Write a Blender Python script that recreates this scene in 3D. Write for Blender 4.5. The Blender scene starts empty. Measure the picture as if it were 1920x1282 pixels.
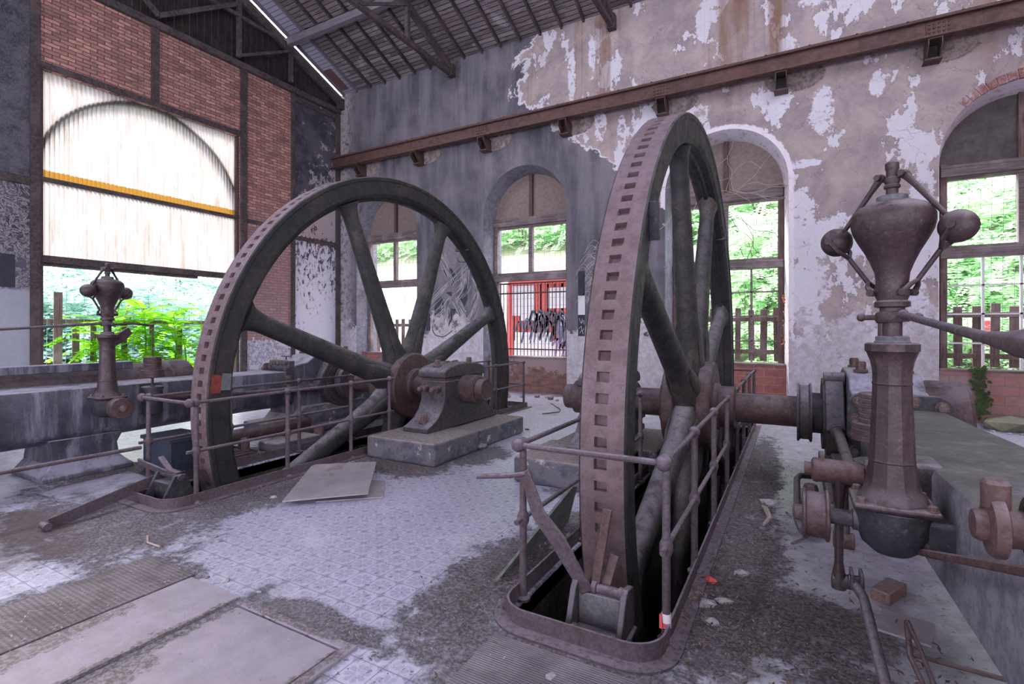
import bpy, bmesh, math, random
from mathutils import Vector, Matrix, noise as mn
random.seed(7)
SC = bpy.context.scene
COL = SC.collection
R = math.radians
# ------------------------------------------------------------------ camera
cam = bpy.data.cameras.new('camera'); cam.sensor_width = 36; cam.lens = 17.85
cam.shift_y = -24.5/1920; cam.clip_start = 0.05; cam.clip_end = 300
co = bpy.data.objects.new('camera', cam); COL.objects.link(co)
co.location = (0, 0, 1.6); co.rotation_euler = (R(90), 0, R(29.1)); SC.camera = co
# ------------------------------------------------------------------ sky, sun, exposure
w = bpy.data.worlds.new('world'); SC.world = w; w.use_nodes = True
bg = w.node_tree.nodes['Background']
bg.inputs[0].default_value = (0.885, 0.875, 1.0, 1); bg.inputs[1].default_value = 7.0
sl = bpy.data.lights.new('sun', 'SUN'); sl.energy = 9.0; sl.angle = R(25); sl.color = (1.0, .96, .88)
so = bpy.data.objects.new('sun', sl); COL.objects.link(so)
so.rotation_euler = Vector((-0.62, 0.25, 0.75)).to_track_quat('Z', 'Y').to_euler()
SC.view_settings.view_transform = 'Standard'; SC.view_settings.look = 'None'
SC.view_settings.gamma = 1; SC.view_settings.exposure = 0.85
SC.view_settings.use_curve_mapping = False

# ------------------------------------------------------------------ materials
class NT:
    def __init__(s, name):
        s.m = bpy.data.materials.new(name); s.m.use_nodes = True
        s.t = s.m.node_tree; s.b = s.t.nodes['Principled BSDF']
        s.out = s.t.nodes['Material Output']
        s.geo = s.n('ShaderNodeNewGeometry'); s.pos = s.geo.outputs['Position']
    def n(s, k): return s.t.nodes.new(k)
    def put(s, sock, v):
        if isinstance(v, bpy.types.NodeSocket): s.t.links.new(v, sock)
        elif v is not None:
            if isinstance(v, (tuple, list)) and len(v) == 3 and sock.type == 'RGBA': v = (*v, 1)
            sock.default_value = v
    def math(s, op, a, b=None, c=None, clamp=False):
        q = s.n('ShaderNodeMath'); q.operation = op; q.use_clamp = clamp
        s.put(q.inputs[0], a)
        if b is not None: s.put(q.inputs[1], b)
        if c is not None: s.put(q.inputs[2], c)
        return q.outputs[0]
    def sep(s, v=None):
        q = s.n('ShaderNodeSeparateXYZ'); s.put(q.inputs[0], v if v is not None else s.pos); return q.outputs
    def comb(s, x, y, z):
        q = s.n('ShaderNodeCombineXYZ')
        for i, v in enumerate((x, y, z)): s.put(q.inputs[i], v)
        return q.outputs[0]
    def vm(s, op, a, b):
        q = s.n('ShaderNodeVectorMath'); q.operation = op; s.put(q.inputs[0], a); s.put(q.inputs[1], b); return q.outputs[0]
    def noise(s, sc, det=5, rough=.6, v=None, stretch=None, dist=0, off=None):
        v = v if v is not None else s.pos
        if off: v = s.vm('ADD', v, off)
        if stretch: v = s.vm('MULTIPLY', v, stretch)
        q = s.n('ShaderNodeTexNoise'); s.put(q.inputs['Vector'], v)
        q.inputs['Scale'].default_value = sc; q.inputs['Detail'].default_value = det
        q.inputs['Roughness'].default_value = rough; q.inputs['Distortion'].default_value = dist
        return q.outputs[0]
    def step(s, f, lo, hi):
        q = s.n('ShaderNodeMapRange'); q.interpolation_type = 'SMOOTHSTEP'
        s.put(q.inputs[0], f); q.inputs[1].default_value = lo; q.inputs[2].default_value = hi
        return q.outputs[0]
    def mix(s, f, a, b):
        q = s.n('ShaderNodeMix'); q.data_type = 'RGBA'
        s.put(q.inputs[0], f); s.put(q.inputs[6], a); s.put(q.inputs[7], b); return q.outputs[2]
    def bump(s, h, st=.3, d=.01):
        q = s.n('ShaderNodeBump'); s.put(q.inputs['Height'], h); q.inputs['Strength'].default_value = st
        q.inputs['Distance'].default_value = d; s.t.links.new(q.outputs[0], s.b.inputs['Normal'])
    def up(s, lo=.3, hi=.9): return s.step(s.sep(s.geo.outputs['Normal'])[2], lo, hi)
    def ell(s, ax, ay, lst, nz, amp=.8):
        """soft mask that is 1 inside any of the ellipses (cx,cy,rx,ry) of the plane ax/ay, its edge broken by noise"""
        x = s.sep()
        r = None
        for cx, cy, rx, ry in lst:
            a = s.math('MULTIPLY', s.math('SUBTRACT', x[ax], cx), 1/rx)
            b = s.math('MULTIPLY', s.math('SUBTRACT', x[ay], cy), 1/ry)
            d = s.math('SQRT', s.math('ADD', s.math('MULTIPLY', a, a), s.math('MULTIPLY', b, b)))
            d = s.math('SUBTRACT', 1.0, d)
            r = d if r is None else s.math('MAXIMUM', r, d)
        return s.math('ADD', r, s.math('MULTIPLY', s.math('SUBTRACT', nz, .5), amp))
    def done(s, col, rough=.8, metal=0.0, spec=.3):
        s.put(s.b.inputs['Base Color'], col); s.put(s.b.inputs['Roughness'], rough)
        s.b.inputs['Metallic'].default_value = metal
        s.b.inputs['Specular IOR Level'].default_value = spec
        return s.m

def m_metal(name, base, rust, dust=(.30, .26, .29), ra=.5, da=.7, rough=.62, sc=3.0, fine=60, streak=False):
    s = NT(name)
    n1 = s.noise(sc, 8, .68, dist=.3); n2 = s.noise(fine, 4, .65); n4 = s.noise(sc*6, 7, .75, off=(8, 1, 3))
    c = s.mix(s.step(n1, .60-ra*.3, .66), base, rust)
    c = s.mix(s.math('MULTIPLY', s.step(n4, .42, .62), .55), c, tuple(v*.42 for v in base))
    c = s.mix(s.math('MULTIPLY', s.step(n2, .50, .66), .5), c, tuple(v*.35 for v in base))
    c = s.mix(s.math('MULTIPLY', s.math('SUBTRACT', 1, s.step(n2, .30, .42)), .5), c, tuple(min(.6, v*1.8+.02) for v in rust))
    n3 = s.noise(sc*4, 6, .75, off=(3, 1, 7))
    if streak:
        st = s.noise(7, 6, .7, stretch=(1, 1, .10)); c = s.mix(s.math('MULTIPLY', s.step(st, .48, .66), .6), c, tuple(v*.8 for v in dust))
        c = s.mix(s.math('MULTIPLY', s.step(s.noise(5, 6, .7, stretch=(1, 1, .14), off=(5, 5, 0)), .52, .66), .65), c, tuple(v*.35 for v in base))
    f = s.math('MULTIPLY', s.math('MULTIPLY', s.up(.2, .9), s.step(n3, .30, .58)), da)
    c = s.mix(f, c, dust)
    s.bump(s.math('ADD', n2, s.math('MULTIPLY', n4, 1.2)), .45, .006)
    r = s.math('ADD', rough-.12, s.math('MULTIPLY', s.math('ADD', s.step(n4, .35, .65), f), .22))
    return s.done(c, r, 0.0, .42)

M = {}
M['rail'] = m_metal('rusty_rail', (.10, .078, .098), (.075, .045, .046), dust=(0.262, 0.225, 0.282), rough=.6, sc=7)
M['tread'] = m_metal('wheel_tread', (.165, .115, .13), (.125, .080, .085), dust=(0.213, 0.17, 0.215), sc=2, fine=200, ra=.5, da=.6)
M['wheelface'] = m_metal('wheel_face', (.019, .019, .022), (.05, .036, .035), dust=(0.194, 0.18, 0.215), sc=1.3, ra=.3, da=.8, rough=.62)
M['spoke'] = m_metal('wheel_spoke', (.027, .027, .031), (.065, .052, .051), dust=(0.213, 0.2, 0.232), sc=1.5, ra=.35, da=.8, rough=.62)
M['hub'] = m_metal('wheel_hub', (.068, .038, .042), (.085, .058, .06), dust=(0.194, 0.17, 0.203), sc=2, ra=.5)
M['iron'] = m_metal('dark_iron', (.055, .049, .061), (.08, .052, .052), dust=(0.252, 0.235, 0.294), sc=3, ra=.4)
M['redrust'] = m_metal('red_rust', (.095, .052, .05), (.07, .042, .040), dust=(0.213, 0.17, 0.198), sc=4, ra=.5)
M['bolt'] = m_metal('rusty_bolt', (.115, .07, .066), (.17, .15, .155), dust=(0.233, 0.21, 0.249), sc=30, ra=.4, da=.5)
M['bed'] = m_metal('engine_grey', (.085, .083, .115), (.038, .036, .050), dust=(0.349, 0.34, 0.441), sc=1.2, ra=.45, da=.95, rough=.45, streak=True)
M['bedtop'] = m_metal('engine_dusty', (.15, .145, .165), (.085, .08, .09), dust=(0.262, 0.26, 0.311), sc=2.2, ra=.45, da=.9, rough=.7)
M['bedolive'] = m_metal('engine_olive', (.20, .19, .235), (.10, .085, .09), dust=(.125, .125, .115), sc=1.6, ra=.4, da=.97, rough=.7, fine=35)
M['black'] = m_metal('black_paint', (.028, .028, .038), (.06, .052, .058), dust=(0.194, 0.19, 0.249), sc=3, ra=.3)
M['beam'] = m_metal('crane_beam', (.12, .06, .052), (.07, .038, .038), dust=(0.184, 0.13, 0.147), sc=1.6, ra=.5, da=.6)
M['urn'] = m_metal('governor_urn', (.042, .024, .031), (.062, .040, .043), dust=(0.213, 0.18, 0.209), sc=4, ra=.45, da=.95, rough=.42)
M['pit'] = m_metal('pit_concrete', (.035, .032, .035), (.07, .06, .055), dust=(0.126, 0.12, 0.136), sc=3)
M['cloth'] = m_metal('grey_collar', (.12, .12, .145), (.09, .085, .10), dust=(.22, .21, .25), sc=8)

def m_plinth():
    s = NT('painted_plinth'); n = s.noise(4, 7, .7); n2 = s.noise(25, 5, .7)
    c = s.mix(s.step(n, .42, .56), (.075, .08, .11), (.14, .13, .15))
    c = s.mix(s.step(s.noise(7, 6, .7, off=(4, 4, 4)), .6, .66), c, (.40, .38, .42))
    c = s.mix(s.math('MULTIPLY', s.up(.4, .9), s.step(n2, .2, .6)), c, (.30, .26, .27))
    s.bump(s.math('ADD', n2, n), .6, .02); return s.done(c, .85)
M['plinth'] = m_plinth()

def m_floor():
    s = NT('floor_tiles'); x = s.sep()
    tx = s.math('DIVIDE', s.math('SUBTRACT', x[0], -1.855), .160)
    ty = s.math('DIVIDE', s.math('SUBTRACT', x[1], 2.286), .164)
    fx = s.math('SUBTRACT', s.math('FRACT', tx), .5); fy = s.math('SUBTRACT', s.math('FRACT', ty), .5)
    ax = s.math('ABSOLUTE', fx); ay = s.math('ABSOLUTE', fy)
    mxx = s.math('MAXIMUM', ax, ay)
    idn = s.n('ShaderNodeTexWhiteNoise'); s.put(idn.inputs['Vector'], s.comb(s.math('FLOOR', tx), s.math('FLOOR', ty), 0))
    grout = s.step(mxx, .478, .494)
    # six-pointed flower
    r = s.math('SQRT', s.math('ADD', s.math('MULTIPLY', fx, fx), s.math('MULTIPLY', fy, fy)))
    an = s.math('ARCTAN2', fy, fx)
    p = s.math('ABSOLUTE', s.math('SINE', s.math('MULTIPLY', an, 4)))
    petal = s.math('MULTIPLY', s.step(p, .25, .42), s.step(r, s_edge := .40, .36))
    petal = s.math('MULTIPLY', s.step(p, .30, .45), s.math('SUBTRACT', 1, s.step(s.math('ADD', r, s.math('MULTIPLY', p, -.10)), .28, .32)))
    petal = s.math('MULTIPLY', petal, s.step(r, .05, .10))
    corner = s.step(s.math('ADD', ax, ay), .76, .80)
    pat = s.math('MAXIMUM', petal, corner)
    base = s.mix(s.math('MULTIPLY', s.math('FRACT', idn.outputs[0]), .5), (.50, .50, .645), (.44, .44, .57))
    ntile = s.noise(1.1, 4, .6)
    wear = s.step(ntile, .25, .5)
    tile = s.mix(s.math('MULTIPLY', pat, s.math('ADD', .22, s.math('MULTIPLY', wear, .38))), base, (.27, .28, .41))
    tile = s.mix(s.math('MULTIPLY', grout, .9), tile, (.12, .115, .175))
    # bare concrete aisle on the right and the smooth screed at the left front
    nb = s.noise(.9, 8, .65); nf = s.noise(7, 8, .72); ng = s.noise(40, 4, .7)
    conc = s.mix(s.step(nf, .35, .65), (.50, .49, .60), (.30, .285, .345))
    am = s.ell(0, 1, [(.6, 5, 1.2, 6), (-7.8, 5.5, 2.2, 5), (-3.3, 9.8, 4, 1.3)], nf, .7)
    c = s.mix(s.step(am, -.03, .08), tile, conc)
    # long joints of big slabs at the left front
    # bright scuffs
    c = s.mix(s.math('MULTIPLY', s.step(s.noise(1.6, 6, .7, off=(9, 2, 0)), .52, .68), .5), c, (.62, .62, .74))
    # earth and grime lying in patches
    gr = s.math('ADD', s.noise(2.6, 11, .78, off=(2, 5, 0)), s.math('MULTIPLY', s.math('SUBTRACT', s.noise(11, 8, .75), .5), .45))
    patches = s.ell(0, 1, [(-5.0, 2.0, 1.3, .62), (-4.55, 3.3, .5, 1.3), (-4.1, 4.6, .9, .45), (-3.55, 5.4, .45, .6), (-1.7, 2.75, .35, .95),
        (-1.0, 2.1, .9, .4), (-.35, 3.7, .36, 1.6), (-.05, 3.2, .6, .5), (-.38, 6, .28, 2.4), (.45, 1.95, .6, .35), (.3, 2.6, .35, .3), (-3.62, 1.3, .5, .8),
        (-6.3, 3.2, .7, 1.4), (-1.9, 5.2, .5, .7), (-2.55, 1.45, .9, .2), (-1.6, 3.9, .3, .3), (-5.3, 3.1, .4, .5), (-6.3, 6, .5, 2), (-2.83, 1, .12, 1.2), (-2.3, 1.93, .6, .12)], gr, 2.3)
    dirtc = s.mix(s.step(ng, .42, .60), (.05, .042, .050), (.19, .168, .19))
    dirtc = s.mix(s.math('MULTIPLY', s.step(s.noise(5, 10, .78, off=(6, 6, 0)), .53, .62), .7), dirtc, (.27, .25, .29))
    dirtc = s.mix(s.step(s.noise(9, 8, .75, off=(0, 3, 0)), .56, .64), dirtc, (.045, .036, .04))
    c = s.mix(s.math('MULTIPLY', s.step(patches, .0, .30), .92), c, dirtc)
    speck = s.noise(22, 6, .75, off=(1, 1, 1))
    c = s.mix(s.math('MULTIPLY', s.step(speck, .585, .615), .85), c, (.10, .09, .12))
    c = s.mix(s.math('MULTIPLY', s.step(nb, .5, .75), .35), c, (.25, .23, .27))
    # reddish dirt at the far left front
    c = s.mix(s.math('MULTIPLY', s.step(s.ell(0, 1, [(-5.4, 1.45, 1.2, .6)], gr, 1.2), .1, .4), .7), c, (.085, .058, .062))
    s.bump(s.math('ADD', s.math('MULTIPLY', s.step(patches, 0, .3), s.math('ADD', .6, s.math('MULTIPLY', ng, 1.6))), s.math('MULTIPLY', nf, .8)), .6, .016)
    return s.done(c, s.math('ADD', .33, s.math('MULTIPLY', s.step(patches, 0, .2), .5)), 0, .5)
M['floor'] = m_floor()

def m_backwall():
    s = NT('back_wall_plaster'); x = s.sep()
    n = s.noise(1.5, 10, .68, dist=.4); nf = s.noise(6, 10, .75); ng = s.noise(30, 5, .7); nv = s.noise(3.2, 6, .6, stretch=(1, 1, .15))
    # boundary of the dark paint runs down to the right
    zz = s.n('ShaderNodeFloatCurve'); cv = zz.mapping.curves[0]
    pts = [(0, .95), (.30, .94), (.45, .93), (.50, .80), (.60, .70), (.68, .56), (.76, .46), (1, .44)]
    cv.points[0].location = pts[0]; cv.points[1].location = pts[-1]
    for q in pts[1:-1]: cv.points.new(*q)
    zz.mapping.update()
    s.put(zz.inputs['Value'], s.math('DIVIDE', x[2], 9.0))
    bx = s.math('SUBTRACT', s.math('MULTIPLY', zz.outputs[0], 10), 12.0)   # world X of the boundary: -2.5 .. -7
    bx = s.math('MULTIPLY_ADD', zz.outputs[0], -9.3, 1.55)
    bx = s.n('ShaderNodeFloatCurve'); cv = bx.mapping.curves[0]
    P = [(0, .62), (.44, .60), (.52, .575), (.58, .545), (.63, .50), (.68, .46), (.72, .43), (.76, .415), (.82, .37), (.90, .375), (1, .41)]
    cv.points[0].location = P[0]; cv.points[1].location = P[-1]
    for q in P[1:-1]: cv.points.new(*q)
    bx.mapping.update(); s.put(bx.inputs['Value'], s.math('DIVIDE', x[2], 9.0))
    B = s.math('MULTIPLY_ADD', bx.outputs[0], 16.0, -12.0)                 # 0..1 -> -12..4
    d = s.math('SUBTRACT', s.math('ADD', B, s.math('MULTIPLY', s.math('SUBTRACT', n, .5), 2.2)), x[0])
    dark = s.step(d, -.02, .03)
    dcol = s.mix(s.step(nv, .38, .66), (.085, .082, .102), (.175, .166, .195))
    dcol = s.mix(s.math('MULTIPLY', s.step(s.noise(.8, 4), .4, .65), .5), dcol, (.24, .22, .245))
    dcol = s.mix(s.step(s.noise(9, 9, .8, off=(5, 2, 1)), .665, .68), dcol, (.55, .54, .60))
    bcol = s.mix(s.step(n, .35, .65), (.42, .35, .345), (.27, .225, .245))
    bcol = s.mix(s.math('MULTIPLY', s.step(nf, .45, .7), .6), bcol, (.36, .32, .34))
    # old paint flakes: whitish islands in the beige
    fl = s.noise(1.15, 10, .66, off=(7, 0, 3), stretch=(1.25, 1, .8))
    low = s.math('MULTIPLY', s.math('SUBTRACT', 1, s.step(x[2], 1.8, 4.8)), .07)
    fl = s.math('ADD', fl, low)
    flm = s.step(fl, .552, .558)
    bcol = s.mix(flm, bcol, s.mix(nf, (.52, .51, .58), (.66, .65, .72)))
    bcol = s.mix(s.math('MULTIPLY', s.math('SUBTRACT', 1, s.math('ABSOLUTE', s.math('MULTIPLY', s.math('SUBTRACT', fl, .548), 130), clamp=True), clamp=True), .65), bcol, (.15, .12, .12))
    # rusty water runs from the roof down
    rs = s.noise(1.7, 4, .6, stretch=(1, 0, .03), off=(2.2, 0, 0))
    runs = s.math('MULTIPLY', s.step(rs, .52, .62), s.step(x[2], 5.2, 7.6))
    runs = s.math('MULTIPLY', runs, s.step(nv, .2, .6))
    bcol = s.mix(s.math('MULTIPLY', runs, .85), bcol, (.20, .115, .075))
    wp = s.ell(0, 2, [(.12, 3.6, .36, 1.0), (.75, 3.3, .95, .6), (.25, 2.5, .45, .8), (1.95, 3.7, .24, 1.1), (-.3, 6.0, .28, .4), (.45, 5.7, .28, .65), (1.3, 6.0, .18, .3), (.95, 1.1, 1.3, .45),
        (-3.0, 1.6, .7, .7), (-3.9, 6.3, .2, .55), (-3.4, 6.0, .15, .6), (-2.9, 5.9, .2, .5), (-4.6, 7.6, .14, .9), (-4.1, 7.9, .12, .8), (-1.9, 6.1, .5, .4), (.3, 7.9, .35, .3), (.1, 4.75, .5, .12), (1.9, 1.9, .2, .8)], nf, 1.5)
    wpm = s.math('MULTIPLY', s.step(wp, .30, .33), s.step(s.noise(4, 8, .75, off=(1, 8, 4)), .42, .46))
    bcol = s.mix(wpm, bcol, s.mix(nf, (.50, .49, .57), (.70, .69, .77)))
    rr = s.math('SQRT', s.math('ADD', s.math('POWER', s.math('ADD', x[0], 1.27), 2), s.math('POWER', s.math('MAXIMUM', s.math('SUBTRACT', x[2], 4.5), 0), 2)))
    ring = s.math('SUBTRACT', 1, s.step(s.math('ADD', rr, s.math('MULTIPLY', nf, .22)), 1.36, 1.38))
    bcol = s.mix(ring, bcol, s.mix(nf, (.62, .59, .66), (.78, .74, .80)))
    c = s.mix(dark, bcol, dcol)
    # white edge where the dark paint ends
    e = s.math('SUBTRACT', 1, s.math('MULTIPLY', s.math('ABSOLUTE', s.math('ADD', d, .06)), 9), clamp=True)
    edge = s.math('MULTIPLY', s.step(e, .25, .4), s.step(nf, .40, .46))
    edge = s.math('MULTIPLY', edge, s.step(x[2], 4.6, 5.6))
    c = s.mix(edge, c, (.62, .61, .67))
    # peeling near the ground on the painted part
    pn = s.noise(2.1, 9, .7, off=(0, 0, 8))
    pe = s.math('ADD', pn, s.math('MULTIPLY', s.math('SUBTRACT', 1.9, x[2]), .28))
    c = s.mix(s.step(pe, .54, .56), c, s.mix(s.step(nf, .4, .6), (.52, .51, .58), (.40, .36, .38)))
    # corner stripe, lighter & flaky
    cs = s.math('SUBTRACT', 1, s.step(s.math('ADD', x[0], s.math('MULTIPLY', n, .35)), -12.0, -11.4))
    c = s.mix(s.math('MULTIPLY', cs, s.step(nf, .42, .52)), c, (.38, .34, .37))
    # fine cracks
    vo = s.n('ShaderNodeTexVoronoi'); vo.feature = 'DISTANCE_TO_EDGE'; vo.inputs['Scale'].default_value = 1.1
    wv = s.n('ShaderNodeTexNoise'); wv.inputs['Scale'].default_value = 3; wv.inputs['Detail'].default_value = 6
    s.put(wv.inputs['Vector'], s.pos)
    s.put(vo.inputs['Vector'], s.vm('ADD', s.pos, s.vm('MULTIPLY', wv.outputs['Color'], (.6, .6, .6))))
    cr = s.math('SUBTRACT', 1, s.step(vo.outputs['Distance'], .001, .006))
    c = s.mix(s.math('MULTIPLY', cr, .45), c, (.10, .085, .09))
    # broken plaster round the beam brackets
    bm_ = s.ell(0, 2, [(X+.12, 6.42, .5 + .04*(i % 3), .3) for i, X in enumerate((-11.2, -9.02, -6.83, -4.6, -2.36, -.12, 2.15))], nf, .6)
    c = s.mix(s.step(bm_, .12, .17), c, s.mix(s.step(nf, .4, .6), (.33, .28, .27), (.15, .125, .125)))
    s.bump(s.math('ADD', s.math('ADD', nf, s.math('MULTIPLY', flm, -.4)), s.math('MULTIPLY', s.step(bm_, .1, .2), -2.5)), .55, .02)
    return s.done(c, .9, 0, .15)
M['wallback'] = m_backwall()

def m_jamb():
    s = NT('window_reveal_plaster'); x = s.sep(); nf = s.noise(7, 8, .75); n = s.noise(2, 8, .7)
    w_ = s.step(s.math('ADD', x[0], s.math('MULTIPLY', n, .4)), -1.9, -1.2)
    c = s.mix(s.step(nf, .4, .6), (.22, .215, .255), (.15, .15, .19))
    c = s.mix(s.step(s.noise(8, 9, .8), .62, .64), c, (.6, .6, .66))
    c2 = s.mix(s.step(nf, .5, .62), (.74, .70, .77), (.50, .42, .43))
    c = s.mix(w_, c, c2); s.bump(nf, .4, .01); return s.done(c, .9, 0, .15)
M['jamb'] = m_jamb()

def m_leftwall():
    """left gable wall: brick bays and painted plaster bays, told apart by their place along Y"""
    s = NT('left_wall_bays'); x = s.sep()
    uv = s.comb(x[1], x[2], 0)
    warp = s.vm('ADD', uv, s.vm('MULTIPLY', s.noise_col(6) if False else s.comb(s.math('MULTIPLY', s.noise(5, 4), .03), s.math('MULTIPLY', s.noise(6, 4, off=(3, 3, 3)), .03), 0), (1, 1, 1)))
    bt = s.n('ShaderNodeTexBrick'); s.put(bt.inputs['Vector'], warp)
    bt.inputs['Scale'].default_value = 1.0; bt.inputs['Brick Width'].default_value = .24; bt.inputs['Row Height'].default_value = .075
    bt.inputs['Mortar Size'].default_value = .009; bt.inputs['Mortar Smooth'].default_value = .3; bt.inputs['Bias'].default_value = -.1
    bt.inputs['Color1'].default_value = (.60, .32, .26, 1); bt.inputs['Color2'].default_value = (.26, .135, .12, 1); bt.inputs['Mortar'].default_value = (.10, .065, .065, 1)
    n = s.noise(2, 6, .65); nf = s.noise(9, 8, .75)
    c = s.mix(s.math('MULTIPLY', s.step(nf, .42, .62), .6), bt.outputs[0], (.24, .16, .155))
    c = s.mix(s.math('MULTIPLY', s.step(s.noise(3, 8, .7, off=(4, 0, 0), stretch=(1, .5, 1)), .5, .66), .6), c, (.14, .09, .09))
    fz = s.math('ADD', x[2], s.math('MULTIPLY', s.math('SUBTRACT', n, .5), 1.5))
    c = s.mix(s.math('MULTIPLY', s.math('SUBTRACT', 1, s.step(fz, 3.0, 5.6)), .62), c, s.mix(nf, (.36, .27, .29), (.22, .15, .165)))
    lowc = s.math('SUBTRACT', 1, s.step(s.math('ADD', x[2], s.math('MULTIPLY', s.math('SUBTRACT', nf, .5), .8)), 1.25, 1.32))
    c = s.mix(lowc, c, s.mix(s.step(nf, .45, .55), (.55, .54, .62), (.30, .29, .36)))
    # plaster bays
    pn = s.noise(2.2, 10, .75, off=(0, 4, 1)); ps = s.noise(11, 9, .75, stretch=(1, 1, .45))
    hi = s.step(x[2], 4.25, 4.3)
    dk = s.mix(s.step(n, .4, .6), (.052, .052, .068), (.095, .092, .115))
    up_ = s.mix(s.step(s.math('ADD', pn, s.math('ADD', s.math('MULTIPLY', s.math('SUBTRACT', x[1], 10.3), .09), s.math('MULTIPLY', s.math('SUBTRACT', 6.4, x[2]), .05))), .535, .55), dk, (.36, .32, .34))
    lo_t = s.math('MULTIPLY', s.math('SUBTRACT', 3.7, x[2]), .05)
    lo_ = s.mix(s.step(s.math('ADD', ps, lo_t), .47, .50), dk, s.mix(nf, (.50, .50, .60), (.64, .64, .73)))
    pl = s.mix(hi, lo_, up_)
    # smooth grey lower panel on the far left bay
    lb = s.math('SUBTRACT', 1, s.step(x[1], 3.93, 3.95))
    scr = s.noise(5, 10, .8, off=(2, 8, 0), dist=1.6)
    l2 = s.mix(s.math('SUBTRACT', 1, s.step(s.math('ABSOLUTE', s.math('SUBTRACT', scr, .5)), .008, .018)), dk, (.48, .44, .47))
    l2 = s.mix(s.math('MULTIPLY', hi, .8), l2, dk)
    l2 = s.mix(s.math('SUBTRACT', 1, s.step(x[2], 2.28, 2.36)), l2, s.mix(nf, (.25, .27, .33), (.40, .42, .48)))
    isp = s.math('MAXIMUM', lb, s.step(x[1], 9.5, 9.52))
    pl = s.mix(lb, pl, l2)
    c = s.mix(isp, c, pl)
    h = s.math('ADD', s.math('MULTIPLY', bt.outputs['Fac'], s.math('MULTIPLY', s.math('SUBTRACT', 1, isp), -2.0)), nf)
    s.bump(h, .8, .015); return s.done(c, .9, 0, .15)
M['wallleft'] = m_leftwall()

def m_brick(name, c1, c2, mortar, bw, rh, ax=(0, 2), ms=.008, plaster=None):
    s = NT(name); x = s.sep(); nf = s.noise(8, 7, .75)
    bt = s.n('ShaderNodeTexBrick'); s.put(bt.inputs['Vector'], s.comb(x[ax[0]], x[ax[1]], 0))
    bt.inputs['Scale'].default_value = 1; bt.inputs['Brick Width'].default_value = bw; bt.inputs['Row Height'].default_value = rh
    bt.inputs['Mortar Size'].default_value = ms
    for k, v in (('Color1', c1), ('Color2', c2), ('Mortar', mortar)): bt.inputs[k].default_value = (*v, 1)
    c = s.mix(s.math('MULTIPLY', s.step(nf, .45, .65), .5), bt.outputs[0], tuple(v*.6 for v in c2))
    if plaster: c = s.mix(s.step(s.math('ADD', s.noise(2.5, 8, .7), s.math('MULTIPLY', s.math('SUBTRACT', x[2], .55), .5)), .52, .55), c, plaster)
    s.bump(s.math('ADD', s.math('MULTIPLY', bt.outputs['Fac'], -2), nf), .7, .01); return s.done(c, .9, 0, .15)
M['block'] = m_brick('orange_block', (.42, .19, .16), (.36, .25, .26), (.25, .2, .21), .36, .16)
M['redblock'] = m_brick('red_block', (.33, .13, .11), (.27, .12, .11), (.34, .2, .19), .36, .16)
M['brickinfill'] = m_brick('old_brick', (.28, .15, .13), (.17, .09, .085), (.2, .15, .15), .24, .075, plaster=(.30, .22, .23))
M['loosebrick'] = m_metal('loose_brick', (.16, .095, .085), (.13, .095, .09), dust=(.32, .26, .28), sc=14)
M['archbrick'] = m_metal('arch_brick', (.25, .085, .075), (.45, .36, .38), dust=(.55, .48, .5), sc=4, ra=.7)

def m_wood(name, a, b, c3, stretch, sc=6, rough=.85):
    s = NT(name); n = s.noise(sc, 7, .7, stretch=stretch); n2 = s.noise(2.5, 5, .6)
    c = s.mix(s.step(n, .36, .66), a, b); c = s.mix(s.math('MULTIPLY', s.step(n2, .45, .7), .7), c, c3)
    s.bump(n, .5, .006); return s.done(c, rough, 0, .2)
M['wood'] = m_wood('weathered_timber', (.20, .165, .17), (.095, .075, .08), (.30, .26, .27), (.3, 6, 6))
M['woodv'] = m_wood('fence_plank', (.165, .115, .105), (.075, .052, .052), (.24, .19, .19), (6, 6, .4))
M['darkwood'] = m_wood('dark_gable_board', (.030, .025, .028), (.012, .010, .012), (.04, .032, .032), (6, 6, .5))
M['darkbeam'] = m_wood('dark_beam', (.085, .068, .072), (.040, .032, .036), (.12, .095, .095), (3, 3, 3))
M['purlin'] = m_wood('grey_purlin', (.22, .20, .235), (.12, .105, .13), (.16, .14, .15), (.4, 8, 8))
M['plank'] = m_wood('mossy_board', (.17, .18, .18), (.10, .11, .10), (.26, .26, .28), (2, 2, 8))

def m_roof():
    s = NT('roof_boards'); x = s.sep()
    row = s.math('DIVIDE', x[1], .105)
    fr = s.math('ABSOLUTE', s.math('SUBTRACT', s.math('FRACT', row), .5))
    wn = s.n('ShaderNodeTexWhiteNoise'); wn.noise_dimensions = '2D'
    s.put(wn.inputs['Vector'], s.comb(s.math('FLOOR', row), s.math('FLOOR', s.math('DIVIDE', s.math('ADD', x[0], s.math('MULTIPLY', s.math('FLOOR', row), .37)), 1.3)), 0))
    n = s.noise(4, 8, .75, stretch=(.5, 6, 1)); n2 = s.noise(1.2, 7, .7)
    c = s.mix(wn.outputs[0], (.13, .108, .118), (.27, .235, .25))
    c = s.mix(s.step(n, .5, .66), c, (.06, .048, .052)); c = s.mix(s.step(n2, .58, .68), c, (.34, .31, .34))
    c = s.mix(s.step(fr, .42, .46), c, (.008, .006, .008))
    c = s.mix(s.math('SUBTRACT', 1, s.step(x[0], -11.72, -11.68)), c, s.mix(s.step(fr, .43, .46), s.mix(n, (.40, .39, .47), (.30, .29, .36)), (.12, .11, .13)))
    s.bump(s.math('ADD', n, s.math('MULTIPLY', s.step(fr, .42, .48), -3)), .6, .01); return s.done(c, .9, 0, .1)
M['roof'] = m_roof()

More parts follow.
